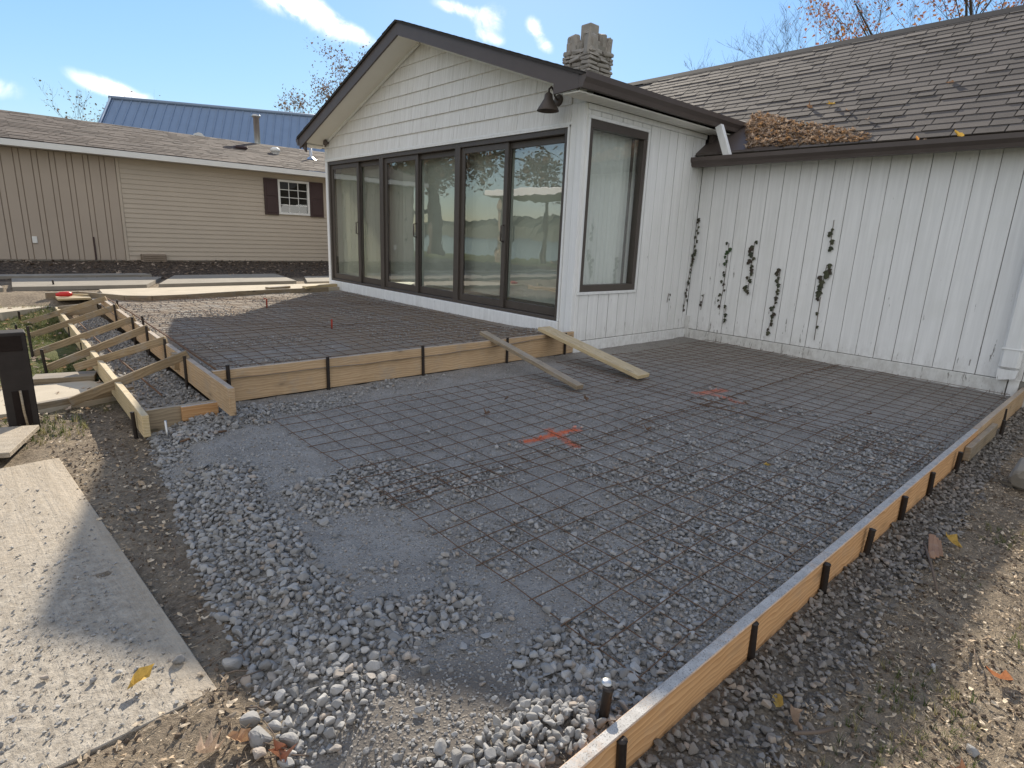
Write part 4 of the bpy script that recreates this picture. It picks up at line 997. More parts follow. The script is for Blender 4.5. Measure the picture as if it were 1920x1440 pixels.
# far side of sunroom, floor, ceiling, back wall: the room behind the glass
m = MB(); m.box((Xs + 0.09, Yl - 0.09, -0.1), (5.45, Yl, 2.9)); m.box((7.0, Yl - 0.09, -0.1), (Xf, Yl, 2.9)); m.box((5.45, Yl - 0.09, -0.1), (7.0, Yl, 0.62)); m.box((5.45, Yl - 0.09, 2.30), (7.0, Yl, 2.9)); m.build('left_wall', 'white', house)
m = MB(); m.box((Xs + 0.10, Yc + 0.10, 0.27), (Xf, Yl - 0.1, 0.30)); m.build('floor', 'room', house)
m = MB(); m.box((Xs + 0.10, Yc + 0.10, 2.60), (Xf, Yl - 0.1, 2.63)); m.build('ceiling', 'room', house)
m = MB(); m.box((Xf + 0.001, 4.55, -0.1), (Xf + 0.1, Yl, 2.9)); m.build('back_wall', 'room', house)
m = MB(); m.box((5.45, Yl - 0.05, 0.62), (7.0, Yl - 0.044, 2.30)); m.build('side_pane', 'glass2', house)

bl = empty('vertical_blinds', (5.16, 7.6, 2.3), 'off-white vertical slat blinds hanging behind the sliding glass doors', 'blinds')
m = MB(); m.box((5.12, 4.75, 2.36), (5.20, 10.52, 2.42), 0.004); m.build('head_rail', 'blind', bl)
me = newmesh('slat', *chamfer(0.0015, 0.086, 1.86, 0), 'blind'); y = 10.46; k = 0
while y > 4.8:
    open_ = y > 8.4
    o = bpy.data.objects.new('slat', me); o.location = Vector((5.16, y, 1.42)) - bl.location
    o.rotation_euler = (0, 0, R(62 + rng.uniform(-7, 7)) if open_ else R(24 + rng.uniform(-5, 5))); link(o, bl)
    y -= 0.078
lamp = empty('wall_lamp', (4.925, 4.84, 2.72), 'dark gooseneck barn lamp with cone shade on the gable right of the doors', 'lamp')
lx, ly = 4.715, 4.79
m = MB(); m.lathe((lx, ly, 2.575), [(0.117, 0), (0.120, 0.004), (0.045, 0.125), (0.040, 0.165), (0.022, 0.180), (0.0, 0.182)], 24); m.lathe((lx, ly, 2.575), [(0.114, 0.003), (0.042, 0.123), (0, 0.125)], 24); m.build('lamp_shade', 'brown', lamp)
m = MB(); m.tube([(lx, ly, 2.75), (lx + 0.005, ly + 0.003, 2.79), (lx + 0.045, ly + 0.012, 2.82), (lx + 0.09, ly + 0.02, 2.80), (lx + 0.12, ly + 0.03, 2.75), (lx + 0.16, ly + 0.04, 2.725), (4.92, ly + 0.05, 2.72)], 0.011, 8); m.build('lamp_arm', 'brown', lamp)
m = MB(); m.lathe((4.90, ly + 0.05, 2.72), [(0, -0.005), (0.05, -0.002), (0.062, 0.012), (0.062, 0.024)], 20, 'x'); m.build('wall_plate', 'brown', lamp)
fl = empty('flood_lamp', (4.91, 10.52, 2.75), 'small round dark lamp fixed high at the left corner of the gable', 'lamp')
m = MB(); m.lathe((4.84, 10.53, 2.75), [(0, 0), (0.048, 0.002), (0.055, 0.02), (0.03, 0.06), (0.02, 0.085)], 18, 'x'); m.build('lamp_head', 'brown', fl)
m = MB(); m.tube([(4.86, 10.56, 2.74), (4.90, 10.60, 2.74), (4.915, 10.64, 2.70)], 0.012, 6); m.build('lamp_arm', 'brown', fl)

# ------------------------------------------------------------------ leaf heap on the roof, leaves in the gutter
def in_poly(px, py, poly):
    ins = np.zeros(len(px), bool); n = len(poly)
    for i in range(n):
        (x0, y0), (x1, y1) = poly[i], poly[(i + 1) % n]
        c = ((y0 > py) != (y1 > py)); xi = (x1 - x0) * (py - y0) / (y1 - y0 + 1e-12) + x0; ins ^= c & (px < xi)
    return ins
hp = [(7.80, 4.12), (7.31, 3.36), (7.10, 3.42), (7.10, 2.42), (7.22, 2.45), (7.42, 2.90), (7.58, 3.35), (7.98, 4.12)]
n = 4600; X = 7.05 + nrg.random(n) * 1.0; Y = 2.3 + nrg.random(n) * 1.9; k = in_poly(X, Y, hp); X, Y = X[k], Y[k]; n = len(X)
Z = EZ + PM * (X - EX) + 0.012 + nrg.random(n) * 0.035 * sst(2.4, 3.0, Y)
ROOFLEAF = variants('roofleaf_kinds', [leaf_shape('fall', 60 + s, s % 3 == 0, 0.5) for s in range(6)])
hp2 = [(7.095, 3.30), (7.095, 3.78), (7.28, 3.86), (7.60, 4.10), (7.84, 4.12), (7.33, 3.30)]
X2 = 7.05 + nrg.random(2600) * 0.85; Y2 = 3.2 + nrg.random(2600) * 1.0; k = in_poly(X2, Y2, hp2); X2, Y2 = X2[k], Y2[k]
Z2 = EZ + PM * (X2 - EX) + 0.035 + nrg.random(len(X2)) * 0.05
X, Y, Z = np.r_[X, X2], np.r_[Y, Y2], np.r_[Z, Z2]; n = len(X)
sc = sizes(n, 0.03, 0.075); rr = rots(n, 0.8)
scatter('leaves', np.stack([X, Y, Z], 1), rr, sc, nrg.integers(0, 6, n), ROOFLEAF, label='drift of brown fallen leaves caught in the roof valley')
n = 90; Y = nrg.random(n) * 3.3 + 0.9; Z = np.full(n, 2.342)
scatter('leaf_bits', np.stack([7.03 + 0.03 * nrg.random(n), Y, Z], 1), rots(n, 0.6), sizes(n, 0.012, 0.045), nrg.integers(0, 6, n), ROOFLEAF, label='leaf bits in the main gutter')

def leaf_thing(name, loc, size, mat, lobes, seed, label, group=None, rot=(0.2, 0.1, 0.3), curl=0.5, stem=True):
    me = leaf_shape(mat, seed, lobes, curl); e = bpy.data.objects.new(name, me)
    e.location = loc; e.rotation_euler = rot; e.scale = (size, size, size)
    return link(e, None, label, 'leaf', group)
def rz_(x): return EZ + PM * (x - EX)
leaf_thing('fallen_leaf', (7.01, 1.62, 2.365), 0.13, 'yellow', False, 1, 'orange-yellow leaf standing in the main gutter near its right end', 'leaves on the roof', (0.5, 0.4, 1.2))
leaf_thing('fallen_leaf', (7.01, 1.95, 2.355), 0.08, 'orange', False, 2, 'small orange leaf in the main gutter left of the yellow one', 'leaves on the roof', (0.6, 0.2, 1.7))
for i, (x, y, sz, mt, lb) in enumerate([(7.95, 3.20, 0.11, 'yellow', 'yellow leaf lying alone halfway up the shingles'), (7.75, 2.93, 0.09, 'fall', 'tan leaf on the shingles below and right of the yellow one'),
        (7.95, 3.45, 0.09, 'dullleaf', 'grey-brown curled leaf left of the yellow leaf on the shingles'), (8.1, 2.05, 0.09, 'dullleaf', 'single dull leaf far right up on the shingles'),
        (7.50, 2.60, 0.07, 'fall', 'tan leaf on the shingles just above the leaf drift')]):
    leaf_thing('fallen_leaf', (x, y, rz_(x) + 0.03), sz, mt, i % 2 == 0, 10 + i, lb, 'leaves on the roof', (0.1, -0.5, i * 1.3))

# ------------------------------------------------------------------ formwork
ORD = ['first', 'second', 'third', 'fourth', 'fifth', 'sixth', 'seventh', 'eighth', 'ninth', 'tenth']
lumber('form_board', (1.136, 4.44, 0.126), (4.955, 4.44, 0.126), 0.245, 0.038, 'pine', label='knotty wide pine form board along the front of the raised bed', cat='form board')
lumber('form_board', (1.096, 3.87, 0.160), (1.142, 9.35, 0.165), 0.185, 0.040, 'pine', label='form board along the left of the raised bed under the upper brace ends', cat='form board')
lumber('form_board', (0.637, 4.06, 0.030), (0.692, 9.95, 0.030), 0.142, 0.040, 'pine_pale', label='pale low outer form board crossed by the braces', cat='form board')
lumber('form_board', (0.664, 4.20, 0.00), (1.090, 4.20, 0.00), 0.195, 0.036, 'wood_grey', label='short weathered board closing the near end of the step form', cat='form board')
lumber('form_block', (0.86, 4.168, 0.045), (1.085, 4.168, 0.045), 0.10, 0.026, 'pine_warm', label='small nailed block on the short end board of the step form', cat='block')
lumber('form_block', (1.07, 5.22, 0.12), (1.07, 5.22, 0.25), 0.09, 0.040, 'wood_brace', up=(0, 1, 0), label='short upright block nailed inside the raised form board below the nearest brace', cat='block')
lumber('form_board', (0.70, 9.72, 0.06), (1.10, 9.5, 0.12), 0.14, 0.036, 'wood_grey', label='grey board closing the far end of the step form', cat='form board')
lumber('form_board', (0.35, 0.727, -0.072), (5.25, 0.727, -0.038), 0.18, 0.038, 'pine_warm', label='long orange-toned form board with dusty top edge along the right of the lower bed', cat='form board')
lumber('form_board', (5.254, 0.727, -0.036), (8.4, 0.727, -0.016), 0.18, 0.038, 'pine', label='farther form board continuing past the white wall corner', cat='form board')
lumber('form_board', (4.86, 0.686, -0.045), (5.75, 0.686, -0.040), 0.10, 0.038, 'wood_grey', label='short overlapping splice board outside the form board joint', cat='form board')
br = [((1.150, 9.06), (0.285, 9.38)), ((1.140, 8.17), (0.305, 8.40)), ((1.125, 7.08), (0.270, 7.26)), ((1.118, 6.41), (0.325, 6.49)), ((1.112, 5.67), (0.490, 6.08)), ((1.108, 4.95), (0.360, 5.17))]
for i, ((x0, y0), (x1, y1)) in enumerate(reversed(br)):
    z1 = -0.035 if i != 1 else 0.03
    lumber('brace', (x0, y0, 0.285), (x1, y1, z1), 0.064, 0.038, 'wood_brace', label='%s wooden brace from the camera across the step form' % ORD[i], cat='brace', group='braces over the step form')

stake_me = None
def stake(x, y, zt, zb, label, group, lean=(0, 0), r=0.0125):
    global stake_me
    if stake_me is None:
        q = MB(); prof = [(0, 0.0), (1.0, 0.0), (1.02, 0.004), (1.02, 0.994), (1.18, 0.996), (1.15, 1.0), (0, 1.0)]
        q.lathe((0, 0, 0), prof, 12)
        for hz in (0.92, 0.84, 0.76, 0.68):                    # nail holes
            for sx in (-1.04, 1.04): q.add([(sx, -0.28, hz - .008), (sx, 0.28, hz - .008), (sx, 0.28, hz + .008), (sx, -0.28, hz + .008)], [[0, 1, 2, 3]])
        stake_me = bpy.data.meshes.new('form_stake'); stake_me.from_pydata(q.v, [], q.f); stake_me.polygons.foreach_set('use_smooth', q.sm); stake_me.materials.append(M['steel'])
    o = bpy.data.objects.new('form_stake', stake_me); o.location = (x, y, zb); o.scale = (r, r, zt - zb); o.rotation_euler = (lean[0], lean[1], rng.uniform(0, 6))
    return link(o, None, label, 'stake', group)
for i, (x, zt) in enumerate([(1.092, 0.016), (1.815, 0.022), (2.436, 0.026), (2.902, 0.026), (3.474, 0.032), (4.021, 0.030), (4.609, 0.030), (5.86, 0.020), (6.30, 0.030)]):
    stake(x, 0.692 if i != 7 else 0.650, zt, -0.28, '%s steel stake from the camera outside the right-hand form board' % ORD[i], 'stakes along the right form board', (0.05, 0.03 * (i % 3 - 1)), 0.0135)
stake(1.135, 0.815, 0.075, -0.2, 'steel stake with a shiny head standing inside the gravel by the right board', 'stakes inside the gravel', (0, 0.06), 0.014)
q = MB(); q.lathe((1.148, 0.815, 0.071), [(0.0165, 0), (0.017, 0.006), (0.010, 0.011), (0, 0.012)], 14); tag(q.build('stake_cap', 'zinc'), 'shiny mushroomed head on the lone stake inside the gravel', 'stake head')
for i, (x, zt) in enumerate([(1.235, 0.285), (1.99, 0.268), (2.91, 0.272), (3.93, 0.262), (4.80, 0.245)]):
    stake(x, 4.405, zt, -0.15, '%s steel stake from the left in front of the knotty pine form board' % ORD[i], 'stakes along the raised form', (0.0, 0.025 * (1 - i % 3)), 0.0135)
for i, (x, y, zt, zb) in enumerate([(1.072, 4.93, 0.275, -0.1), (1.082, 5.62, 0.30, -0.1), (1.085, 6.33, 0.31, -0.1), (1.092, 7.0, 0.31, -0.1), (1.10, 8.05, 0.32, -0.1), (1.17, 8.4, 0.33, 0.1), (1.165, 6.9, 0.33, 0.1)]):
    stake(x, y, zt, zb, '%s steel stake from the camera along the left raised form board' % ORD[i], 'stakes along the left raised form board', (0.02, 0.02), 0.011)
for i, (x, y, zt) in enumerate([(0.607, 4.24, 0.085), (0.655, 6.2, 0.06), (0.655, 7.1, 0.07), (0.655, 8.2, 0.07), (0.66, 5.35, 0.06)]):
    stake(x, y, zt, -0.25, ['stake at the near end of the low outer board', 'stake outside the low outer board below the third brace', 'stake outside the low outer board below the fourth brace', 'stake outside the low outer board below the fifth brace', 'stake outside the low outer board behind the nearest brace'][i], 'stakes along the low outer board', (0.03, 0.0), 0.012)
for i, (x, y, zt, lb) in enumerate([(0.80, 11.3, 0.36, 'tall dark stake by the red tool at the far end of the step form'), (0.275, 9.46, 0.12, 'stake at the foot of the farthest brace'), (0.20, 8.75, 0.05, 'short stake in the grass behind the dark post'),
        (0.262, 7.22, 0.24, 'tall stake at the foot of the fourth brace'), (0.315, 6.43, 0.15, 'stake at the foot of the third brace')]):
    stake(x, y, zt if i else 0.34, float(gh(x, y)) - 0.12, lb, 'stakes in the lawn', (0.03, -0.05), 0.012)
def rod(name, pts, r, mat, label, cat, group=None, n=8):
    q = MB(); q.tube(pts, r, n); return tag(q.build(name, mat), label, cat, group)
rod('steel_pin', [(0.735, 4.02, 0.06), (0.745, 4.03, -0.15)], 0.008, 'zinc', 'thin bright steel pin in front of the short end board', 'pin')
rod('rebar', [(0.855, 4.7, 0.05), (0.83, 6.0, 0.045), (0.80, 7.6, 0.05), (0.79, 9.2, 0.05)], 0.007, 'rust', 'long reinforcing bar lying under the braces in the step form', 'rebar')
rod('rebar', [(1.185, 4.50, 0.235), (1.195, 6.0, 0.25), (1.205, 7.8, 0.255), (1.20, 9.5, 0.25)], 0.008, 'rust', 'long reinforcing bar along the left edge of the raised bed', 'rebar')
rod('rebar', [(0.76, 3.80, -0.02), (0.90, 3.80, 0.004), (1.02, 3.77, 0.008)], 0.007, 'rust', 'short rusty bar lying half buried at the gravel corner', 'rebar')
rod('marker_pin', [(2.866, 8.22, 0.15), (2.868, 8.22, 0.30), (2.84, 8.24, 0.305)], 0.010, 'red_pin', 'red painted marker pin in the sunlit part of the raised mesh', 'marker pin', 'red marker pins')
rod('marker_pin', [(2.861, 6.195, 0.15), (2.864, 6.195, 0.285)], 0.010, 'red_pin', 'red painted marker pin in the shaded part of the raised mesh', 'marker pin', 'red marker pins')
lumber('plank', (3.735, 3.22, 0.028), (3.755, 4.60, 0.300), 0.040, 0.085, 'wood_grey', label='narrow grey plank leaning on the raised form, left of the two', cat='plank', group='planks leaning on the raised form')
lumber('plank', (4.575, 3.16, 0.028), (4.555, 4.52, 0.300), 0.038, 0.185, 'pine_pale', label='wide pale plank leaning on the raised form by the house corner', cat='plank', group='planks leaning on the raised form')

# ------------------------------------------------------------------ wire mesh sheets
def wire_sheet(x0, x1, y0, y1, zf, label, step=0.1524, seed=0, skew=0.0):
    r = random.Random(seed); sh = empty('wire_mesh_sheet', ((x0 + x1) / 2, (y0 + y1) / 2, 0), label, 'wire mesh', 'wire mesh sheets')
    off = Vector(sh.location)
    def wire(p0, p1, lift):
        n = max(2, int((Vector(p1) - Vector(p0)).length / 0.30)); pts = []
        for k in range(n + 1):
            t = k / n; x = p0[0] + (p1[0] - p0[0]) * t; y = p0[1] + (p1[1] - p0[1]) * t
            pts.append((x + r.uniform(-.004, .004), y + r.uniform(-.004, .004), float(zf(x, y)) + lift + r.uniform(-0.004, 0.010) + 0.010 * math.sin(x * 2.1 + y * 1.7 + seed)))
        q = MB(); q.tube(pts, 0.0023, 4, cap=False); q.build('wire', 'rust', sh)
    nx = int((x1 - x0) / step); ny = int((y1 - y0) / step)
    for i in range(nx + 1): wire((x0 + i * step + skew * 0, y0 - 0.03, 0), (x0 + i * step + skew, y0 + ny * step + 0.03, 0), 0.021)
    for j in range(ny + 1): wire((x0 - 0.03, y0 + j * step, 0), (x0 + nx * step + 0.03, y0 + j * step - skew * 0.3, 0), 0.025)
    return sh
wire_sheet(1.335, 4.40, 0.835, 2.36, pad_z, 'wire mesh sheet nearest the camera along the right form board', seed=1, skew=0.012)
wire_sheet(1.345, 4.42, 2.30, 3.86, pad_z, 'wire mesh sheet over the spray-painted cross, left of the pale plank', seed=2, skew=-0.01)
wire_sheet(4.26, 7.22, 0.83, 2.42, pad_z, 'wire mesh sheet at the far right by the downspout', seed=3, skew=0.02)
wire_sheet(4.30, 7.22, 2.34, 4.06, pad_z, 'wire mesh sheet in the corner between the two white walls', seed=4, skew=-0.015)
wire_sheet(1.26, 4.75, 4.58, 6.36, up_z, 'wire mesh sheet along the front board of the raised bed', seed=5, skew=0.01)
wire_sheet(1.26, 4.75, 6.28, 8.10, up_z, 'middle wire mesh sheet on the raised bed before the doors', seed=6, skew=-0.012)
wire_sheet(1.28, 4.72, 8.03, 9.60, up_z, 'far sunlit wire mesh sheet on the raised bed', seed=7, skew=0.01)

# ------------------------------------------------------------------ plywood, slabs, post on the left
o = lumber('plywood_sheet', pc - pd * 1.22 - Vector((0, 0, 0.010)), pc + pd * 1.22 - Vector((0, 0, 0.010)), 0.019, 1.22, 'ply', label='large dusty plywood sheet lying on the soil at the lower left', cat='plywood')
lumber('plank', (0.063, 4.40, -0.040), (-0.9, 4.72, -0.035), 0.030, 0.52, 'ply', label='flat board end left of the plywood near the foot of the dark post', cat='plank')
lumber('plank', (-0.10, 4.52, -0.10), (-0.6, 4.68, -0.10), 0.060, 0.10, 'wood_grey', label='bearer under the flat board end near the dark post', cat='plank')
post = empty('square_post', (0.08, 4.85, -0.1), 'stout dark brown square wooden post stump at the left edge', 'post')
m = MB(); m.box((-0.002, 4.775, -0.15), (0.156, 4.925, 0.555), 0.006); m.build('post_shaft', 'post', post)
m = MB(); m.box((0.020, 4.770, 0.44), (0.130, 4.776, 0.535), 0.001); m.build('post_shade_panel', 'post_shade', post)  # recess not cut; its shade is given by darker panels on the face
m = MB(); m.box((0.040, 4.7705, -0.10), (0.122, 4.776, 0.18), 0.001); m.build('post_shade_panel', 'post_shade', post)
rod('stick', [(0.083, 4.755, 0.185), (0.085, 4.75, 0.05), (0.095, 4.73, -0.10)], 0.007, 'wood_grey', 'thin pale stick leaning against the near face of the dark post', 'stick')
def slab(poly, zt, th, mat, label, name='concrete_slab', cat='slab', group=None):
    q = MB(); q.prism(poly, 'z', zt - th, zt); return tag(q.build(name, mat), label, cat, group)
slab([(-0.9, 5.22), (0.20, 5.16), (0.68, 5.30), (0.74, 5.62), (0.55, 5.95), (-0.9, 6.05)], -0.062, 0.05, 'concrete_pale', 'broken pale concrete slab lying beside the dark post')
lumber('plank', (0.20, 6.12, -0.045), (0.62, 6.02, -0.045), 0.05, 0.20, 'wood_grey', label='short grey plank on the broken slab under the second brace', cat='plank')
lumber('plank', (0.10, 5.17, -0.050), (0.78, 5.36, -0.050), 0.07, 0.05, 'wood_grey', label='grey timber along the near edge of the broken slab', cat='plank')
slab([(0.30, 11.05), (1.96, 11.0), (2.50, 12.55), (0.35, 12.6)], 0.275, 0.06, 'concrete', 'shaded grey paving slab below the tan vertical panels', group='paving slabs by the tan house')
slab([(2.12, 10.95), (4.45, 11.1), (4.72, 12.9), (2.75, 12.75)], 0.285, 0.06, 'concrete', 'shaded grey paving slab left of the white sunroom', group='paving slabs by the tan house')
slab([(4.62, 11.0), (8.0, 11.3), (8.0, 12.3), (5.1, 12.3)], 0.27, 0.06, 'concrete', 'paving slab running behind the left corner of the sunroom', group='paving slabs by the tan house')
slab([(-3.5, 11.0), (0.20, 11.0), (0.12, 12.4), (-3.5, 12.6)], 0.27, 0.06, 'concrete', 'paving slab cut by the left edge of the picture', group='paving slabs by the tan house')
slab([(-3.5, 12.6), (2.35, 12.62), (2.3, 13.0), (-3.5, 13.0)], 0.31, 0.06, 'concrete', 'narrow paving strip against the mulch bed', group='paving slabs by the tan house')
slab([(1.25, 10.05), (1.62, 9.62), (2.2, 9.66), (3.0, 9.92), (4.64, 10.12), (6.5, 10.85), (4.5, 10.98), (2.05, 10.86), (1.3, 10.82)], 0.235, 0.06, 'concrete_pale', 'sunlit cream paving slab behind the raised bed', group='paving slabs by the tan house')
slab([(-3.5, 9.3), (0.12, 9.55), (0.70, 10.05), (1.12, 10.30), (1.05, 10.75), (-3.5, 10.8)], 0.10, 0.10, 'concrete_pale', 'sunlit cream paving slab at the left beyond the lawn', group='paving slabs by the tan house')
q = MB(); pts = [(0.62, 10.35), (1.0, 10.42), (1.22, 10.08), (1.45, 9.70), (1.75, 9.55), (2.2, 9.60), (3.0, 9.85), (3.8, 9.99), (4.6, 10.06)]
for (x0, y0), (x1, y1) in zip(pts[:-1], pts[1:]):
    d = Vector((x1 - x0, y1 - y0, 0)).normalized(); nn = Vector((-d.y, d.x, 0)) * 0.02
    q.add([(x0 - nn.x, y0 - nn.y, 0.12), (x1 - nn.x, y1 - nn.y, 0.12), (x1 + nn.x, y1 + nn.y, 0.12), (x0 + nn.x, y0 + nn.y, 0.12), (x0 - nn.x, y0 - nn.y, 0.25), (x1 - nn.x, y1 - nn.y, 0.25), (x1 + nn.x, y1 + nn.y, 0.25), (x0 + nn.x, y0 + nn.y, 0.25)],
          [[0, 3, 2, 1], [4, 5, 6, 7], [0, 1, 5, 4], [2, 3, 7, 6], [1, 2, 6, 5], [0, 4, 7, 3]])
tag(q.build('curved_edging', 'wood_grey'), 'thin curved wooden edging strip along the sunlit slab', 'edging')
lumber('plank', (3.55, 10.1, 0.255), (3.95, 10.22, 0.26), 0.04, 0.12, 'wood_grey', label='short offcut lying on the sunlit slab near the sunroom', cat='plank')
lumber('plank', (4.15, 10.02, 0.26), (4.88, 10.35, 0.26), 0.05, 0.09, 'pine_pale', label='pale timber lying at the left corner of the sunroom', cat='plank')
tool = empty('mallet', (0.86, 10.2, 0.25), 'red-headed tool with a pale wooden handle at the far end of the step form', 'tool')
m = MB(); m.box((0.72, 10.02, 0.17), (1.10, 10.35, 0.20), 0.004); tag(m.build('board_offcut', 'pine_pale'), 'pale board under the red tool', 'offcut')
m = MB(); m.tube([(0.72, 10.16, 0.235), (0.77, 10.17, 0.24), (0.86, 10.18, 0.24), (0.90, 10.185, 0.235)], [0.020, 0.034, 0.036, 0.024], 12); m.build('tool_head', 'red_tool', tool)
m = MB(); m.tube([(0.895, 10.185, 0.235), (1.10, 10.20, 0.215)], [0.017, 0.013], 8); m.build('tool_handle', 'pine_pale', tool)

# single stones, leaves and chunks people can point at
def single(name, loc, size, seed, label, cat='stone', group=None, mat='stone', rot=None, zs=0.8):
    me = stone_mesh(seed, 1.0, 16, mat, 0.05); o = bpy.data.objects.new(name, me); o.location = loc; o.scale = (size, size, size * zs / 0.8)
    o.rotation_euler = rot or (rng.uniform(-.3, .3), rng.uniform(-.3, .3), rng.uniform(0, 6)); return link(o, None, label, cat, group)
single('stone', (0.300, 1.835, -0.066), 0.048, 301, 'pale stone beside the yellow leaf on the plywood', group='stones on the plywood')
single('stone', (0.150, 1.89, -0.069), 0.026, 302, 'dark pebble up and left of the yellow leaf on the plywood', group='stones on the plywood')
single('stone', (0.085, 1.90, -0.069), 0.028, 303, 'dark pebble farther left on the plywood', group='stones on the plywood')
single('stone', (-0.02, 2.00, -0.069), 0.034, 304, 'pale pebble near the left picture edge on the plywood', group='stones on the plywood')
single('stone', (0.205, 2.03, -0.069), 0.026, 305, 'pebble at the edge of the shadow on the plywood', group='stones on the plywood')
for i, (x, y, sz, lb) in enumerate([(0.425, 1.73, 0.085, 'long white stone on the soil by the plywood corner'), (0.475, 1.64, 0.062, 'angular bluish stone at the rim of the gravel'), (0.392, 1.46, 0.070, 'sunlit pale stone at the gravel rim below the plywood corner'),
        (0.395, 1.385, 0.085, 'largest sunlit wedge-shaped stone at the gravel rim'), (0.452, 1.335, 0.070, 'rounded stone half in the sun at the lower gravel rim'), (0.372, 1.335, 0.055, 'pale stone left of the wedge-shaped stone'), (0.42, 1.275, 0.060, 'sunlit flat stone at the very bottom of the gravel rim'), (0.40, 1.235, 0.05, 'sunlit stone at the bottom picture edge')]):
    single('stone', (x, y, float(gh(x, y)) + sz * 0.20), sz, 320 + i, lb, group='stones at the gravel rim')
single('concrete_chunk', (4.80, 0.36, -0.06), 0.30, 340, 'grey concrete chunk at the right picture edge', 'rubble', mat='concrete', zs=1.2)
single('stone', (2.03, 0.105, float(gh(2.03, 0.105)) + 0.012), 0.05, 341, 'pale stone on the sunlit soil at the far right', group='stones on the right soil')
single('stone', (2.36, 0.28, float(gh(2.36, 0.28)) + 0.012), 0.045, 342, 'cream stone on the soil beside the grass tuft', group='stones on the right soil')
leaf_thing('fallen_leaf', (0.195, 1.795, -0.052), 0.085, 'yellow', False, 30, 'narrow yellow leaf lying on the plywood', None, (0.35, 0.2, -1.15), 0.8)
gl = lambda x, y, d=0.02: (x, y, float(gh(x, y)) + d)
leaf_thing('fallen_leaf', gl(2.46, 0.115, 0.025), 0.10, 'orange', False, 31, 'bright orange narrow leaf at the right picture edge', 'leaves on the right soil', (0.4, 0.5, 0.9), 0.9)
leaf_thing('fallen_leaf', gl(3.42, 0.46, 0.03), 0.10, 'yellow', False, 32, 'amber leaf where shade meets sun right of the form board', 'leaves on the right soil', (0.7, 0.3, 0.6), 0.9)
leaf_thing('fallen_leaf', gl(1.69, 0.545, 0.02), 0.10, 'yellow', False, 33, 'large ochre leaf in the shade by the foot of the gravel', 'leaves on the right soil', (0.3, 0.4, 2.2), 0.7)
leaf_thing('fallen_leaf', gl(1.66, 0.49, 0.03), 0.08, 'fall', False, 34, 'curled brown leaf under the large ochre leaf', 'leaves on the right soil', (1.0, 0.3, 0.4), 1.2)
leaf_thing('fallen_leaf', gl(1.89, 0.09), 0.07, 'rustleaf', True, 35, 'small pinkish leaf near the bottom right corner', 'leaves on the right soil', (0.3, 0.3, 2.8), 0.8)
leaf_thing('fallen_leaf', gl(0.345, 1.40), 0.06, 'rustleaf', True, 36, 'pink-brown leaf left of the gravel rim stones', 'leaves on the left soil', (0.3, 0.2, 1.0), 0.9)
leaf_thing('fallen_leaf', gl(0.41, 1.305), 0.07, 'rustleaf', True, 37, 'rusty leaf between the rim stones', 'leaves on the left soil', (0.3, 0.4, 0.2), 0.9)
leaf_thing('fallen_leaf', gl(0.31, 1.285), 0.06, 'fall', False, 38, 'tan oval leaf at the bottom left of the plywood corner', 'leaves on the left soil', (0.5, 0.2, 0.1), 0.9)
leaf_thing('fallen_leaf', gl(0.27, 1.42), 0.08, 'fall', True, 39, 'curled brown leaf in front of the plywood edge', 'leaves on the left soil', (0.6, 0.2, 2.1), 1.1)
leaf_thing('fallen_leaf', (3.37, 1.39, float(pad_z(3.37, 1.39)) + 0.03), 0.07, 'yellow', False, 40, 'small yellow leaf on the stone under the wire mesh', None, (0.2, 0.2, 1.2), 0.6)
for i, (x, y, l2) in enumerate([(3.55, 3.0, 'lying left of the grey plank'), (4.6, 2.15, 'under the second spray-painted mark'), (3.3, 2.2, 'between the two spray-painted marks'), (5.2, 1.4, 'near the far right mesh'), (2.6, 3.1, 'left of the first spray-painted cross'), (3.0, 3.35, 'in front of the raised form')]):
    leaf_thing('fallen_leaf', (x, y, float(pad_z(x, y)) + 0.025), 0.055, 'dullleaf', i % 2 == 0, 50 + i, 'shrivelled brown leaf ' + l2, 'leaves on the lower bed', (0.4, 0.3, i), 1.0)
wc = empty('wood_splinter', (3.23, 0.50, -0.12), 'split reddish wood splinter on the gravel slope right of the form', 'wood')
for k in range(3):
    a = Vector((3.36 - k * 0.02, 0.53 - 0.018 * k, -0.085)); b = Vector((3.12 + 0.03 * k, 0.475 - 0.012 * k, -0.10)); lumber('splinter', a, b, 0.008, 0.03 - 0.006 * k, 'splint', parent=wc)
rod('twig', [(3.2, 0.53, -0.07), (3.02, 0.45, -0.10), (2.86, 0.39, -0.12)], 0.005, 'twig', 'long pale twig beside the wood splinter', 'twig')
rod('twig', [(1.60, 0.46, -0.11), (1.66, 0.42, -0.115), (1.72, 0.395, -0.12)], 0.006, 'twig', 'grey twig in the shade below the right board', 'twig')
tw = [MB(), MB()]
for i in range(60):
    side = i % 2
    x, y = (rng.uniform(1.2, 3.8), rng.uniform(-0.1, 0.40)) if side else (rng.uniform(0.2, 0.5), rng.uniform(1.1, 4.0))
    if not side and x < 0.20 - 0.07 * (y - 4.08): x = 0.42
    a = rng.uniform(0, 6.28); l = rng.uniform(0.02, 0.08); z = float(gh(x, y)) + 0.014
    tw[side].tube([(x - l * math.cos(a), y - l * math.sin(a), z), (x + 0.005, y + 0.004, z + 0.007), (x + l * math.cos(a), y + l * math.sin(a), z + 0.003)], rng.uniform(0.0010, 0.0026), 5)
tw[0].build('twigs', 'twig', kind='stuff', label='thin dry twigs on the soil beside the plywood'); tw[1].build('twigs', 'twig', kind='stuff', label='thin dry twigs on the soil right of the form')

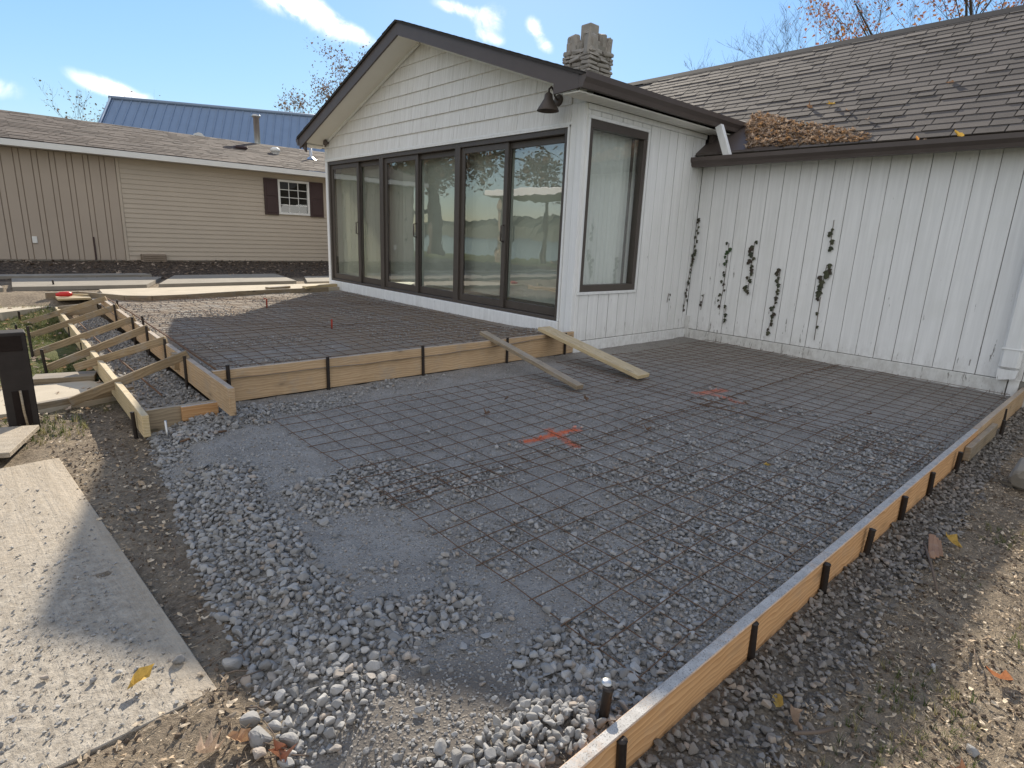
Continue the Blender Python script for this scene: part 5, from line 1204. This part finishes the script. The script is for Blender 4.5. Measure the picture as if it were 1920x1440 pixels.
# ------------------------------------------------------------------ ivy on the white walls
def ivy(pts, size, seed, label, mat='ivy', dens=26, wall='x', gap=None, name='ivy_vine'):
    r = random.Random(seed); pts = [Vector(p) for p in pts]
    e = empty(name, pts[-1], label, 'ivy', 'ivy vines on the white walls')
    nrm = Vector((-1, 0, 0)) if wall == 'x' else Vector((0, -1, 0)); tan = Vector((0, 1, 0)) if wall == 'x' else Vector((1, 0, 0))
    q = MB(); q.tube([p + nrm * 0.006 for p in pts], 0.0035, 5); q.build('stem', 'twig', e)
    L = [0]; 
    for a, b in zip(pts[:-1], pts[1:]): L.append(L[-1] + (b - a).length)
    q = MB(); out = [(0, -0.5), (0.28, -0.40), (0.50, -0.12), (0.26, 0.02), (0.30, 0.30), (0.0, 0.55), (-0.30, 0.30), (-0.26, 0.02), (-0.50, -0.12), (-0.28, -0.40)]
    n = int(L[-1] * dens * 0.72); size *= 1.06
    for k in range(n):
        t = (k + r.random() * 0.7) / n * L[-1]
        if gap and any(a < t / L[-1] < b for a, b in gap): continue
        i = max(j for j in range(len(L)) if L[j] <= t); i = min(i, len(pts) - 2)
        c = pts[i].lerp(pts[i + 1], (t - L[i]) / max(1e-6, L[i + 1] - L[i])) + tan * r.uniform(-0.032, 0.032) * size / 0.055 + nrm * r.uniform(0.015, 0.035)
        s = size * r.uniform(0.7, 1.25); an = r.uniform(-0.7, 0.7) + math.pi; tilt = r.uniform(0.1, 0.7)
        vs = [c + nrm * 0.006]
        for x, y in out:
            xx = x * math.cos(an) - y * math.sin(an); yy = x * math.sin(an) + y * math.cos(an)
            vs.append(c + tan * xx * s + Vector((0, 0, 1)) * yy * s * math.cos(tilt * 0.6) + nrm * (-yy * s * math.sin(tilt * 0.6) * 0.6 - abs(x) * s * 0.25))
        q.add(vs, [[0, j + 1, (j + 1) % 10 + 1] for j in range(10)], tint=r.uniform(0.01, 1))
    q.build('ivy_leaves', mat, e, kind='stuff'); return e
XW = Xf - 0.016
ivy([(XW, 3.93, 1.30), (XW, 3.925, 0.98)], 0.050, 1, 'green-tipped ivy shoot first from the inner corner on the long wall', 'ivy_green', 30)
ivy([(XW, 3.925, 0.97), (XW, 3.93, 0.70), (XW, 3.95, 0.44)], 0.045, 2, 'thin dark ivy below the green shoot on the long wall', dens=22, gap=[(0.55, 0.62)])
ivy([(XW, 3.865, 0.50), (XW, 3.86, 0.36), (XW, 3.865, 0.26)], 0.045, 3, 'few ivy leaves low on the wall beside the first shoot', dens=18)
ivy([(XW, 3.59, 1.33), (XW, 3.587, 1.0), (XW, 3.59, 0.66)], 0.062, 4, 'dense even ivy strand, second from the inner corner', dens=30)
ivy([(XW, 3.215, 1.02), (XW, 3.22, 0.7), (XW, 3.235, 0.38), (XW, 3.27, 0.20)], 0.050, 5, 'ivy strand starting lower, third from the inner corner', dens=30)
ivy([(XW, 2.695, 1.60), (XW, 2.692, 1.40), (XW, 2.69, 1.25)], 0.055, 6, 'tuft of dark ivy at the top of the right-hand strand', dens=22, gap=[(0.0, 0.28)])
ivy([(XW, 2.69, 1.10), (XW, 2.70, 0.92), (XW, 2.705, 0.74)], 0.085, 7, 'clump of large brown ivy leaves on the right-hand strand', dens=30)
ivy([(XW, 2.70, 0.73), (XW, 2.695, 0.45), (XW, 2.69, 0.22)], 0.045, 8, 'sparse ivy leaves trailing down below the brown clump', dens=10)
ivy([(XW, 4.41, 1.60), (XW, 4.41, 1.3), (XW - 0.02, 4.42, 0.95)], 0.045, 9, 'brown ivy climbing the inner corner of the two walls', dens=34)
ivy([(7.26, Yc - 0.014, 0.95), (7.22, Yc - 0.014, 0.6), (7.20, Yc - 0.014, 0.35)], 0.045, 10, 'ivy low on the sunroom side of the inner corner', dens=26, wall='y')
ivy([(6.80, Yc - 0.014, 0.62), (6.78, Yc - 0.014, 0.50)], 0.04, 11, 'few withered ivy leaves on the sunroom side wall', dens=26, wall='y')
ivy([(XW, 4.20, 0.62), (XW, 4.22, 0.40)], 0.035, 12, 'small withered ivy spray right of the inner corner', dens=24)

# ------------------------------------------------------------------ tan house next door and the barn behind it
YT = 15.3
th = empty('tan_house', (2.4, 17.0, 0.40), 'low tan neighbour house with brown shingle roof and one shuttered window', 'house')
m = MB(); m.box((0.22, YT + 0.012, 0.42), (8.5, YT + 0.2, 2.62)); twall = m.build('front_wall', 'tan', th)
m = MB(); m.box((0.225, YT + 0.006, 0.2), (8.5, YT + 0.18, 0.42)); m.build('foundation', 'concrete', th)
nc = 21; z0 = 0.425; st = (2.53 - z0) / nc
for k in range(nc):
    za = z0 + k * st
    for xa, xb in (((2.46, 5.43), (6.94, 8.5)) if 1.55 - st < za < 2.42 else ((2.46, 8.5),)):
        m = MB(); m.add([(xa, YT - 0.012, za), (xb, YT - 0.012, za), (xb, YT + 0.004, za + st + 0.004), (xa, YT + 0.004, za + st + 0.004), (xa, YT + 0.012, za), (xb, YT + 0.012, za), (xb, YT + 0.012, za + st), (xa, YT + 0.012, za + st)],
              [[0, 1, 2, 3], [4, 7, 6, 5], [0, 4, 5, 1], [3, 2, 6, 7], [0, 3, 7, 4], [1, 5, 6, 2]]); m.build('siding_board', 'tan', twall)
x = 2.395; k = 0
while x > 0.45:
    w = (0.185, 0.09)[k % 2]; m = MB()
    m.box((x - w + 0.006, YT - (0.006 if k % 2 else 0.012), 0.425), (x - 0.006, YT + 0.012, 2.53), 0.004); m.build('wall_panel', 'tan2', twall); x -= w; k += 1
m = MB(); m.box((0.225, YT + 0.0075, 0.425), (2.395, YT + 0.0115, 2.53)); m.build('panel_backing', 'tan_line', twall)
m = MB(); m.box((2.40, YT - 0.02, 0.41), (2.455, YT + 0.012, 2.53), 0.004); m.build('corner_trim', 'tan', twall)
m = MB(); m.box((1.84, YT - 0.03, 0.43), (1.87, YT - 0.005, 0.90), 0.003); m.build('conduit', 'shutter', twall)
m = MB(); m.box((0.84, YT - 0.035, 0.75), (0.92, YT - 0.008, 0.88), 0.006); m.build('outlet_cover', 'offwhite', twall)
m = MB()
for a, b in (((5.77, 1.57), (6.574, 1.622)), ((5.77, 2.353), (6.574, 2.405)), ((5.77, 1.6225), (5.823, 2.3525)), ((6.521, 1.6225), (6.574, 2.3525))): m.box((a[0], YT - 0.035, a[1]), (b[0], YT + 0.03, b[1]), 0.004)
tw = m.build('window', 'offwhite', th)
m = MB(); m.box((5.823, YT + 0.005, 1.62), (6.521, YT + 0.010, 2.355)); m.build('pane', 'glass2', tw)
m = MB()
for f in (1 / 3, 2 / 3): m.box((5.823 + 0.698 * f - 0.008, YT - 0.004, 1.62), (5.823 + 0.698 * f + 0.008, YT + 0.004, 2.355))
for f in (0.25, 0.5, 0.75): m.box((5.823, YT - 0.0035, 1.62 + 0.735 * f - 0.008), (6.521, YT + 0.0035, 1.62 + 0.735 * f + 0.008))
m.build('muntin', 'offwhite', tw)
m = MB(); m.box((5.823, YT + 0.0108, 1.62), (6.521, YT + 0.0115, 2.355)); m.build('inner_shade', 'post', tw)
for xa, xb in ((5.43, 5.765), (6.579, 6.94)):
    m = MB(); m.box((xa, YT - 0.045, 1.55), (xb, YT - 0.002, 2.41), 0.004); sh_ = m.build('shutter', 'shutter', th)
    m = MB()
    for k in range(2): m.box((xa + 0.05, YT - 0.056, 1.60 + k * 0.405), (xb - 0.05, YT - 0.044, 1.95 + k * 0.405), 0.008)
    m.build('raised_panel', 'shutter', sh_)
m = MB(); m.prism([(YT - 0.36, 2.535), (YT - 0.36, 2.645), (YT - 0.29, 2.655), (YT - 0.28, 2.535)], 'x', 0.02, 8.6); m.build('gutter', 'offwhite', th)
m = MB(); m.box((0.03, YT - 0.28, 2.54), (8.6, YT + 0.01, 2.555)); m.build('soffit', 'offwhite', th)
RY, RZ = 18.36, 3.56; rs = (RZ - 2.66) / (RY - (YT - 0.33))
m = MB(); m.add([(0.0, YT - 0.33, 2.66), (8.6, YT - 0.33, 2.66), (8.6, RY, RZ), (0.0, RY, RZ), (8.6, RY + 3.3, 2.62), (0.0, RY + 3.3, 2.62)], [[0, 1, 2, 3], [3, 2, 4, 5]]); troof = m.build('roof', 'tanroof', th)
sv = MB(); ns = 21
for k in range(ns):
    ya = YT - 0.33 + (RY - YT + 0.33) * k / ns; yb = YT - 0.33 + (RY - YT + 0.33) * min(1, (k + 1.25) / ns); x = -0.02
    while x < 8.6:
        w = rng.choice((0.2, 0.3, 0.34, 0.45)); h = rng.choice((0.008, 0.014)); za = 2.66 + rs * (ya - YT + 0.33); zb = 2.66 + rs * (yb - YT + 0.33)
        sv.add([(x, ya, za), (x + w - 0.006, ya, za), (x + w - 0.006, ya, za + h), (x, ya, za + h), (x + w - 0.006, yb, zb + 0.003), (x, yb, zb + 0.003)], [[0, 1, 2, 3], [3, 2, 4, 5]], tint=rng.uniform(0.01, 1)); x += w
sv.build('shingles', 'tanroof', troof, kind='stuff')
def onr(x, y): return 2.66 + rs * (y - YT + 0.33)
m = MB(); m.lathe((6.39, 16.95, onr(0, 16.95)), [(0.10, -0.05), (0.10, 0.05), (0.13, 0.06), (0.12, 0.12), (0.06, 0.16), (0, 0.165)], 18); m.build('roof_vent', 'offwhite', troof)
m = MB(); m.box((5.36, 16.9, onr(0, 17.0)), (5.66, 17.15, onr(0, 17.0) + 0.07), 0.02); m.build('low_vent', 'shutter', troof)
m = MB(); m.lathe((7.30, 16.75, onr(0, 16.75)), [(0.16, -0.02), (0.05, 0.06), (0.035, 0.07), (0.035, 0.30), (0, 0.30)], 14); m.build('vent_stack', 'zinc', troof)
m = MB(); m.lathe((6.44, 18.4, RZ - 0.1), [(0.08, 0), (0.08, 0.80), (0.12, 0.81), (0.12, 0.87), (0.0, 0.89)], 16); m.build('flue_pipe', 'zinc', troof)
m = MB(); m.prism([(4.76, RZ - 0.02), (5.08, RZ - 0.02), (4.98, RZ + 0.08), (4.90, RZ + 0.10), (4.80, RZ + 0.06)], 'y', 18.42, 18.5); m.build('ridge_vent', 'offwhite', troof)
m = MB(); m.box((2.67, YT - 0.16, 0.32), (3.15, YT + 0.0, 0.56), 0.01); vb = m.build('crawl_vent', 'tan_line', th)
m = MB()
for k in range(5): m.box((2.70, YT - 0.175, 0.345 + k * 0.042), (3.12, YT - 0.158, 0.365 + k * 0.042), 0.002)
m.build('louver', 'tan_line', vb, kind='stuff')

m = MB(); m.prism([(YT + 0.21, 0.2), (RY + 3.1, 0.2), (RY + 3.1, 2.62), (RY, RZ - 0.04), (YT + 0.21, 2.72)], 'x', 0.222, 0.40); m.build('gable_end', 'tan', th)
m = MB(); m.box((0.205, 16.6, 0.55), (0.221, 17.5, 2.4), 0.004); m.build('end_door', 'offwhite', th)

barn = empty('blue_roofed_barn', (8.0, 28.5, 0), 'tall building behind with a steep blue ribbed metal roof', 'barn')
A = Vector((4.62, 28.5, 5.76)); rd = Vector((0.8944, -0.4472, 0)); sd = Vector((-0.4472, -0.8944, -0.786)).normalized(); nb = rd.cross(sd).normalized(); nb = nb if nb.z > 0 else -nb
pw = 0.305
for k in range(34):
    a = A + rd * (k * pw); q = MB(); w0 = 0.004
    cs = [(0.0, 0), (0.035, 0.0), (0.05, 0.028), (0.075, 0.028), (0.09, 0), (pw - 0.003, 0)]
    vs = [a + rd * u + nb * h for u, h in cs] + [a + rd * u + nb * h + sd * 4.2 for u, h in cs]
    q.add(vs, [[i, i + 6, i + 7, i + 1] for i in range(5)]); q.build('roof_panel', 'barn', barn)
q = MB(); q.tube([A + nb * 0.03 - rd * 0.1, A + rd * 10.5 + nb * 0.03], 0.075, 6); q.build('ridge_cap', 'barn', barn)
q = MB(); q.tube([A + nb * 0.02 - rd * 0.03, A + sd * 4.2 + nb * 0.02 - rd * 0.03], 0.06, 6); q.build('rake_trim', 'barn', barn)
q = MB(); b2 = Vector((0.4472, 0.8944, 0)); P0 = A - rd * 0.0 + Vector((0, 0, -0.1))
e0 = A + sd * 4.0; e1 = A + b2 * 3.0 + Vector((0, 0, -2.6))
q.add([P0, e0 - nb * 0.1, Vector((e0.x, e0.y, 0)), Vector((e1.x, e1.y, 0)), e1], [[0, 1, 2, 3, 4]])
q.add([e0 - nb * 0.1, e0 + rd * 10 - nb * 0.1, Vector(((e0 + rd * 10).x, (e0 + rd * 10).y, 0)), Vector((e0.x, e0.y, 0))], [[0, 1, 2, 3]])
q.add([A, A + rd * 10.2, A + rd * 10.2 + b2 * 3 + Vector((0, 0, -2.6)), e1], [[0, 1, 2, 3]]); q.build('barn_wall', 'barn_wall', barn)

# ------------------------------------------------------------------ trees
def tree(name, base, height, label, seed, leaf=None, nleaf=0, lsize=0.1, spread=0.45, levels=4, trunk=0.16, group=None, droop=0.0, lean=(0, 0), first=0.35, crown_lo=0.3):
    r = random.Random(seed); e = empty(name, base, label, 'tree', group); tb = MB(); tips = []
    def grow(p, d, L, rad, lev):
        n = 4; pts = [p]; q = Vector(p); dd = Vector(d)
        for k in range(n):
            dd = (dd + Vector((r.gauss(0, 1), r.gauss(0, 1), r.gauss(0, 0.6))) * (0.15 if lev < 2 else 0.09) + Vector((0, 0, 0.06 - droop * (lev > 1) * 0.10))).normalized(); q = q + dd * L / n; pts.append(q.copy())
        rr = [rad * (1 - 0.55 * k / n) for k in range(n + 1)]
        tb.tube(pts, rr, 6 if lev < 2 else 4, cap=False)
        if lev >= 2: tips.extend(pts[1:])
        if lev >= levels: return
        nb_ = r.randint(3, 5) if lev else r.randint(5, 7)
        for k in range(nb_):
            f = (first + (1 - first) * (k + 0.5 + r.uniform(-.3, .3)) / nb_) if lev == 0 else r.uniform(0.3, 1.0)
            i = min(int(f * n), n - 1); s = pts[i].lerp(pts[i + 1], f * n - i)
            az = r.uniform(0, 6.283); side = Vector((math.cos(az), math.sin(az), r.uniform(-0.1, 0.5) - droop * 0.4)).normalized()
            nd = (dd * (1 - spread) + side * spread * 1.5).normalized()
            grow(s, nd, L * r.uniform(0.45, 0.68), max(rad * (1 - 0.5 * f) * r.uniform(0.35, 0.6), 0.004), lev + 1)
    grow(Vector(base), Vector((lean[0], lean[1], 1)).normalized(), height * 0.62, trunk, 0)
    tb.build('trunk', 'bark', e)
    if leaf and tips:
        P = []; 
        while len(P) < nleaf:
            p = r.choice(tips); P.append((p.x + r.gauss(0, lsize * 1.6), p.y + r.gauss(0, lsize * 1.6), p.z + r.gauss(0, lsize * 1.6) - droop * 0.1))
        P = [p for p in P if p[2] > base[2] + height * crown_lo]
        n = len(P); off = Vector(base)
        P = np.array(P) - np.array(off)
        scatter('crown', P, rots(n, 1.5), sizes(n, lsize * 0.7, lsize * 1.3, pw=1), nrg.integers(0, 4, n), variants('crown_kinds', [leaf_shape(leaf, 400 + s, s % 2 == 0, 0.4) for s in range(4)]), parent=e)
    return e
tree('autumn_tree', (31.0, 7.6, 0), 15.5, 'orange-leaved tree rising behind the right end of the shingle roof', 3, 'orange', 2600, 0.13, 0.42, 4, 0.22)
tree('autumn_tree', (26.0, 3.9, 0), 13.0, 'half-bare tree behind the roof at the top right corner', 8, 'orange', 700, 0.12, 0.42, 4, 0.20)
for i, (x, y, h, lb) in enumerate([(27, 16.0, 8.8, 'bare twiggy tree leftmost behind the shingle roof'), (27, 13.6, 9.8, 'bare twiggy tree second from left behind the shingle roof'), (28, 11.4, 11.2, 'tall bare tree left of the orange-leaved tree')]):
    tree('bare_tree', (x, y, 0), h, lb, 20 + i, None, 0, 0.1, 0.38, 5, 0.10, 'bare trees behind the roof', first=0.25)
tree('small_tree', (5.0, 42, 0), 8.3, 'small reddish tree above the tan roof at the left', 31, 'dullleaf', 600, 0.12, 0.30, 4, 0.12)
tree('small_tree', (2.0, 46, 0), 5.9, 'tree tip just showing over the tan roof at the far left', 32, 'dullleaf', 160, 0.12, 0.30, 4, 0.10)
tree('small_tree', (21.2, 42.5, 0), 12.6, 'grey-brown leafy tree between the barn and the gable', 33, 'dullleaf', 3600, 0.13, 0.36, 4, 0.16)
# the lake side, seen only mirrored in the doors
tree('shore_tree', (-8.0, 26.3, -0.42), 14.0, 'big tree with hanging brown leaves mirrored in the glass doors', 41, 'dullleaf', 9000, 0.17, 0.75, 4, 0.42, droop=1.3, first=0.26, crown_lo=0.12)
sh = empty('boat_shelter', (-7.3, 17.0, -0.3), 'open shelter with flat white-edged roof mirrored in the right-hand doors', 'shelter')
m = MB(); m.box((-9.4, 12.0, 2.85), (-6.2, 20.0, 3.10), 0.02); m.build('roof', 'offwhite', sh)
for x, y in ((-6.5, 19.2), (-6.5, 15.6), (-6.5, 12.4), (-9.1, 19.2), (-9.1, 15.6), (-9.1, 12.4)):
    m = MB(); m.box((x - 0.09, y - 0.09, -0.6), (x + 0.09, y + 0.09, 2.85), 0.01); m.build('shelter_post', 'wood_grey', sh)
cd = empty('garden_bench', (-14.0, 23.0, -0.75), 'low wooden bench by the shore mirrored in the doors', 'bench')
m = MB(); m.box((-14.3, 22.0, -0.35), (-13.8, 24.0, -0.29), 0.01); m.build('seat', 'wood_grey', cd)
m = MB(); m.box((-14.34, 22.0, -0.28), (-14.28, 24.0, 0.1), 0.01); m.build('backrest', 'wood_grey', cd)
for x in (-14.25, -13.85):
    for y in (22.1, 23.9):
        m = MB(); m.box((x - 0.04, y - 0.04, -0.9), (x + 0.04, y + 0.04, -0.35)); m.build('leg', 'wood_grey', cd)
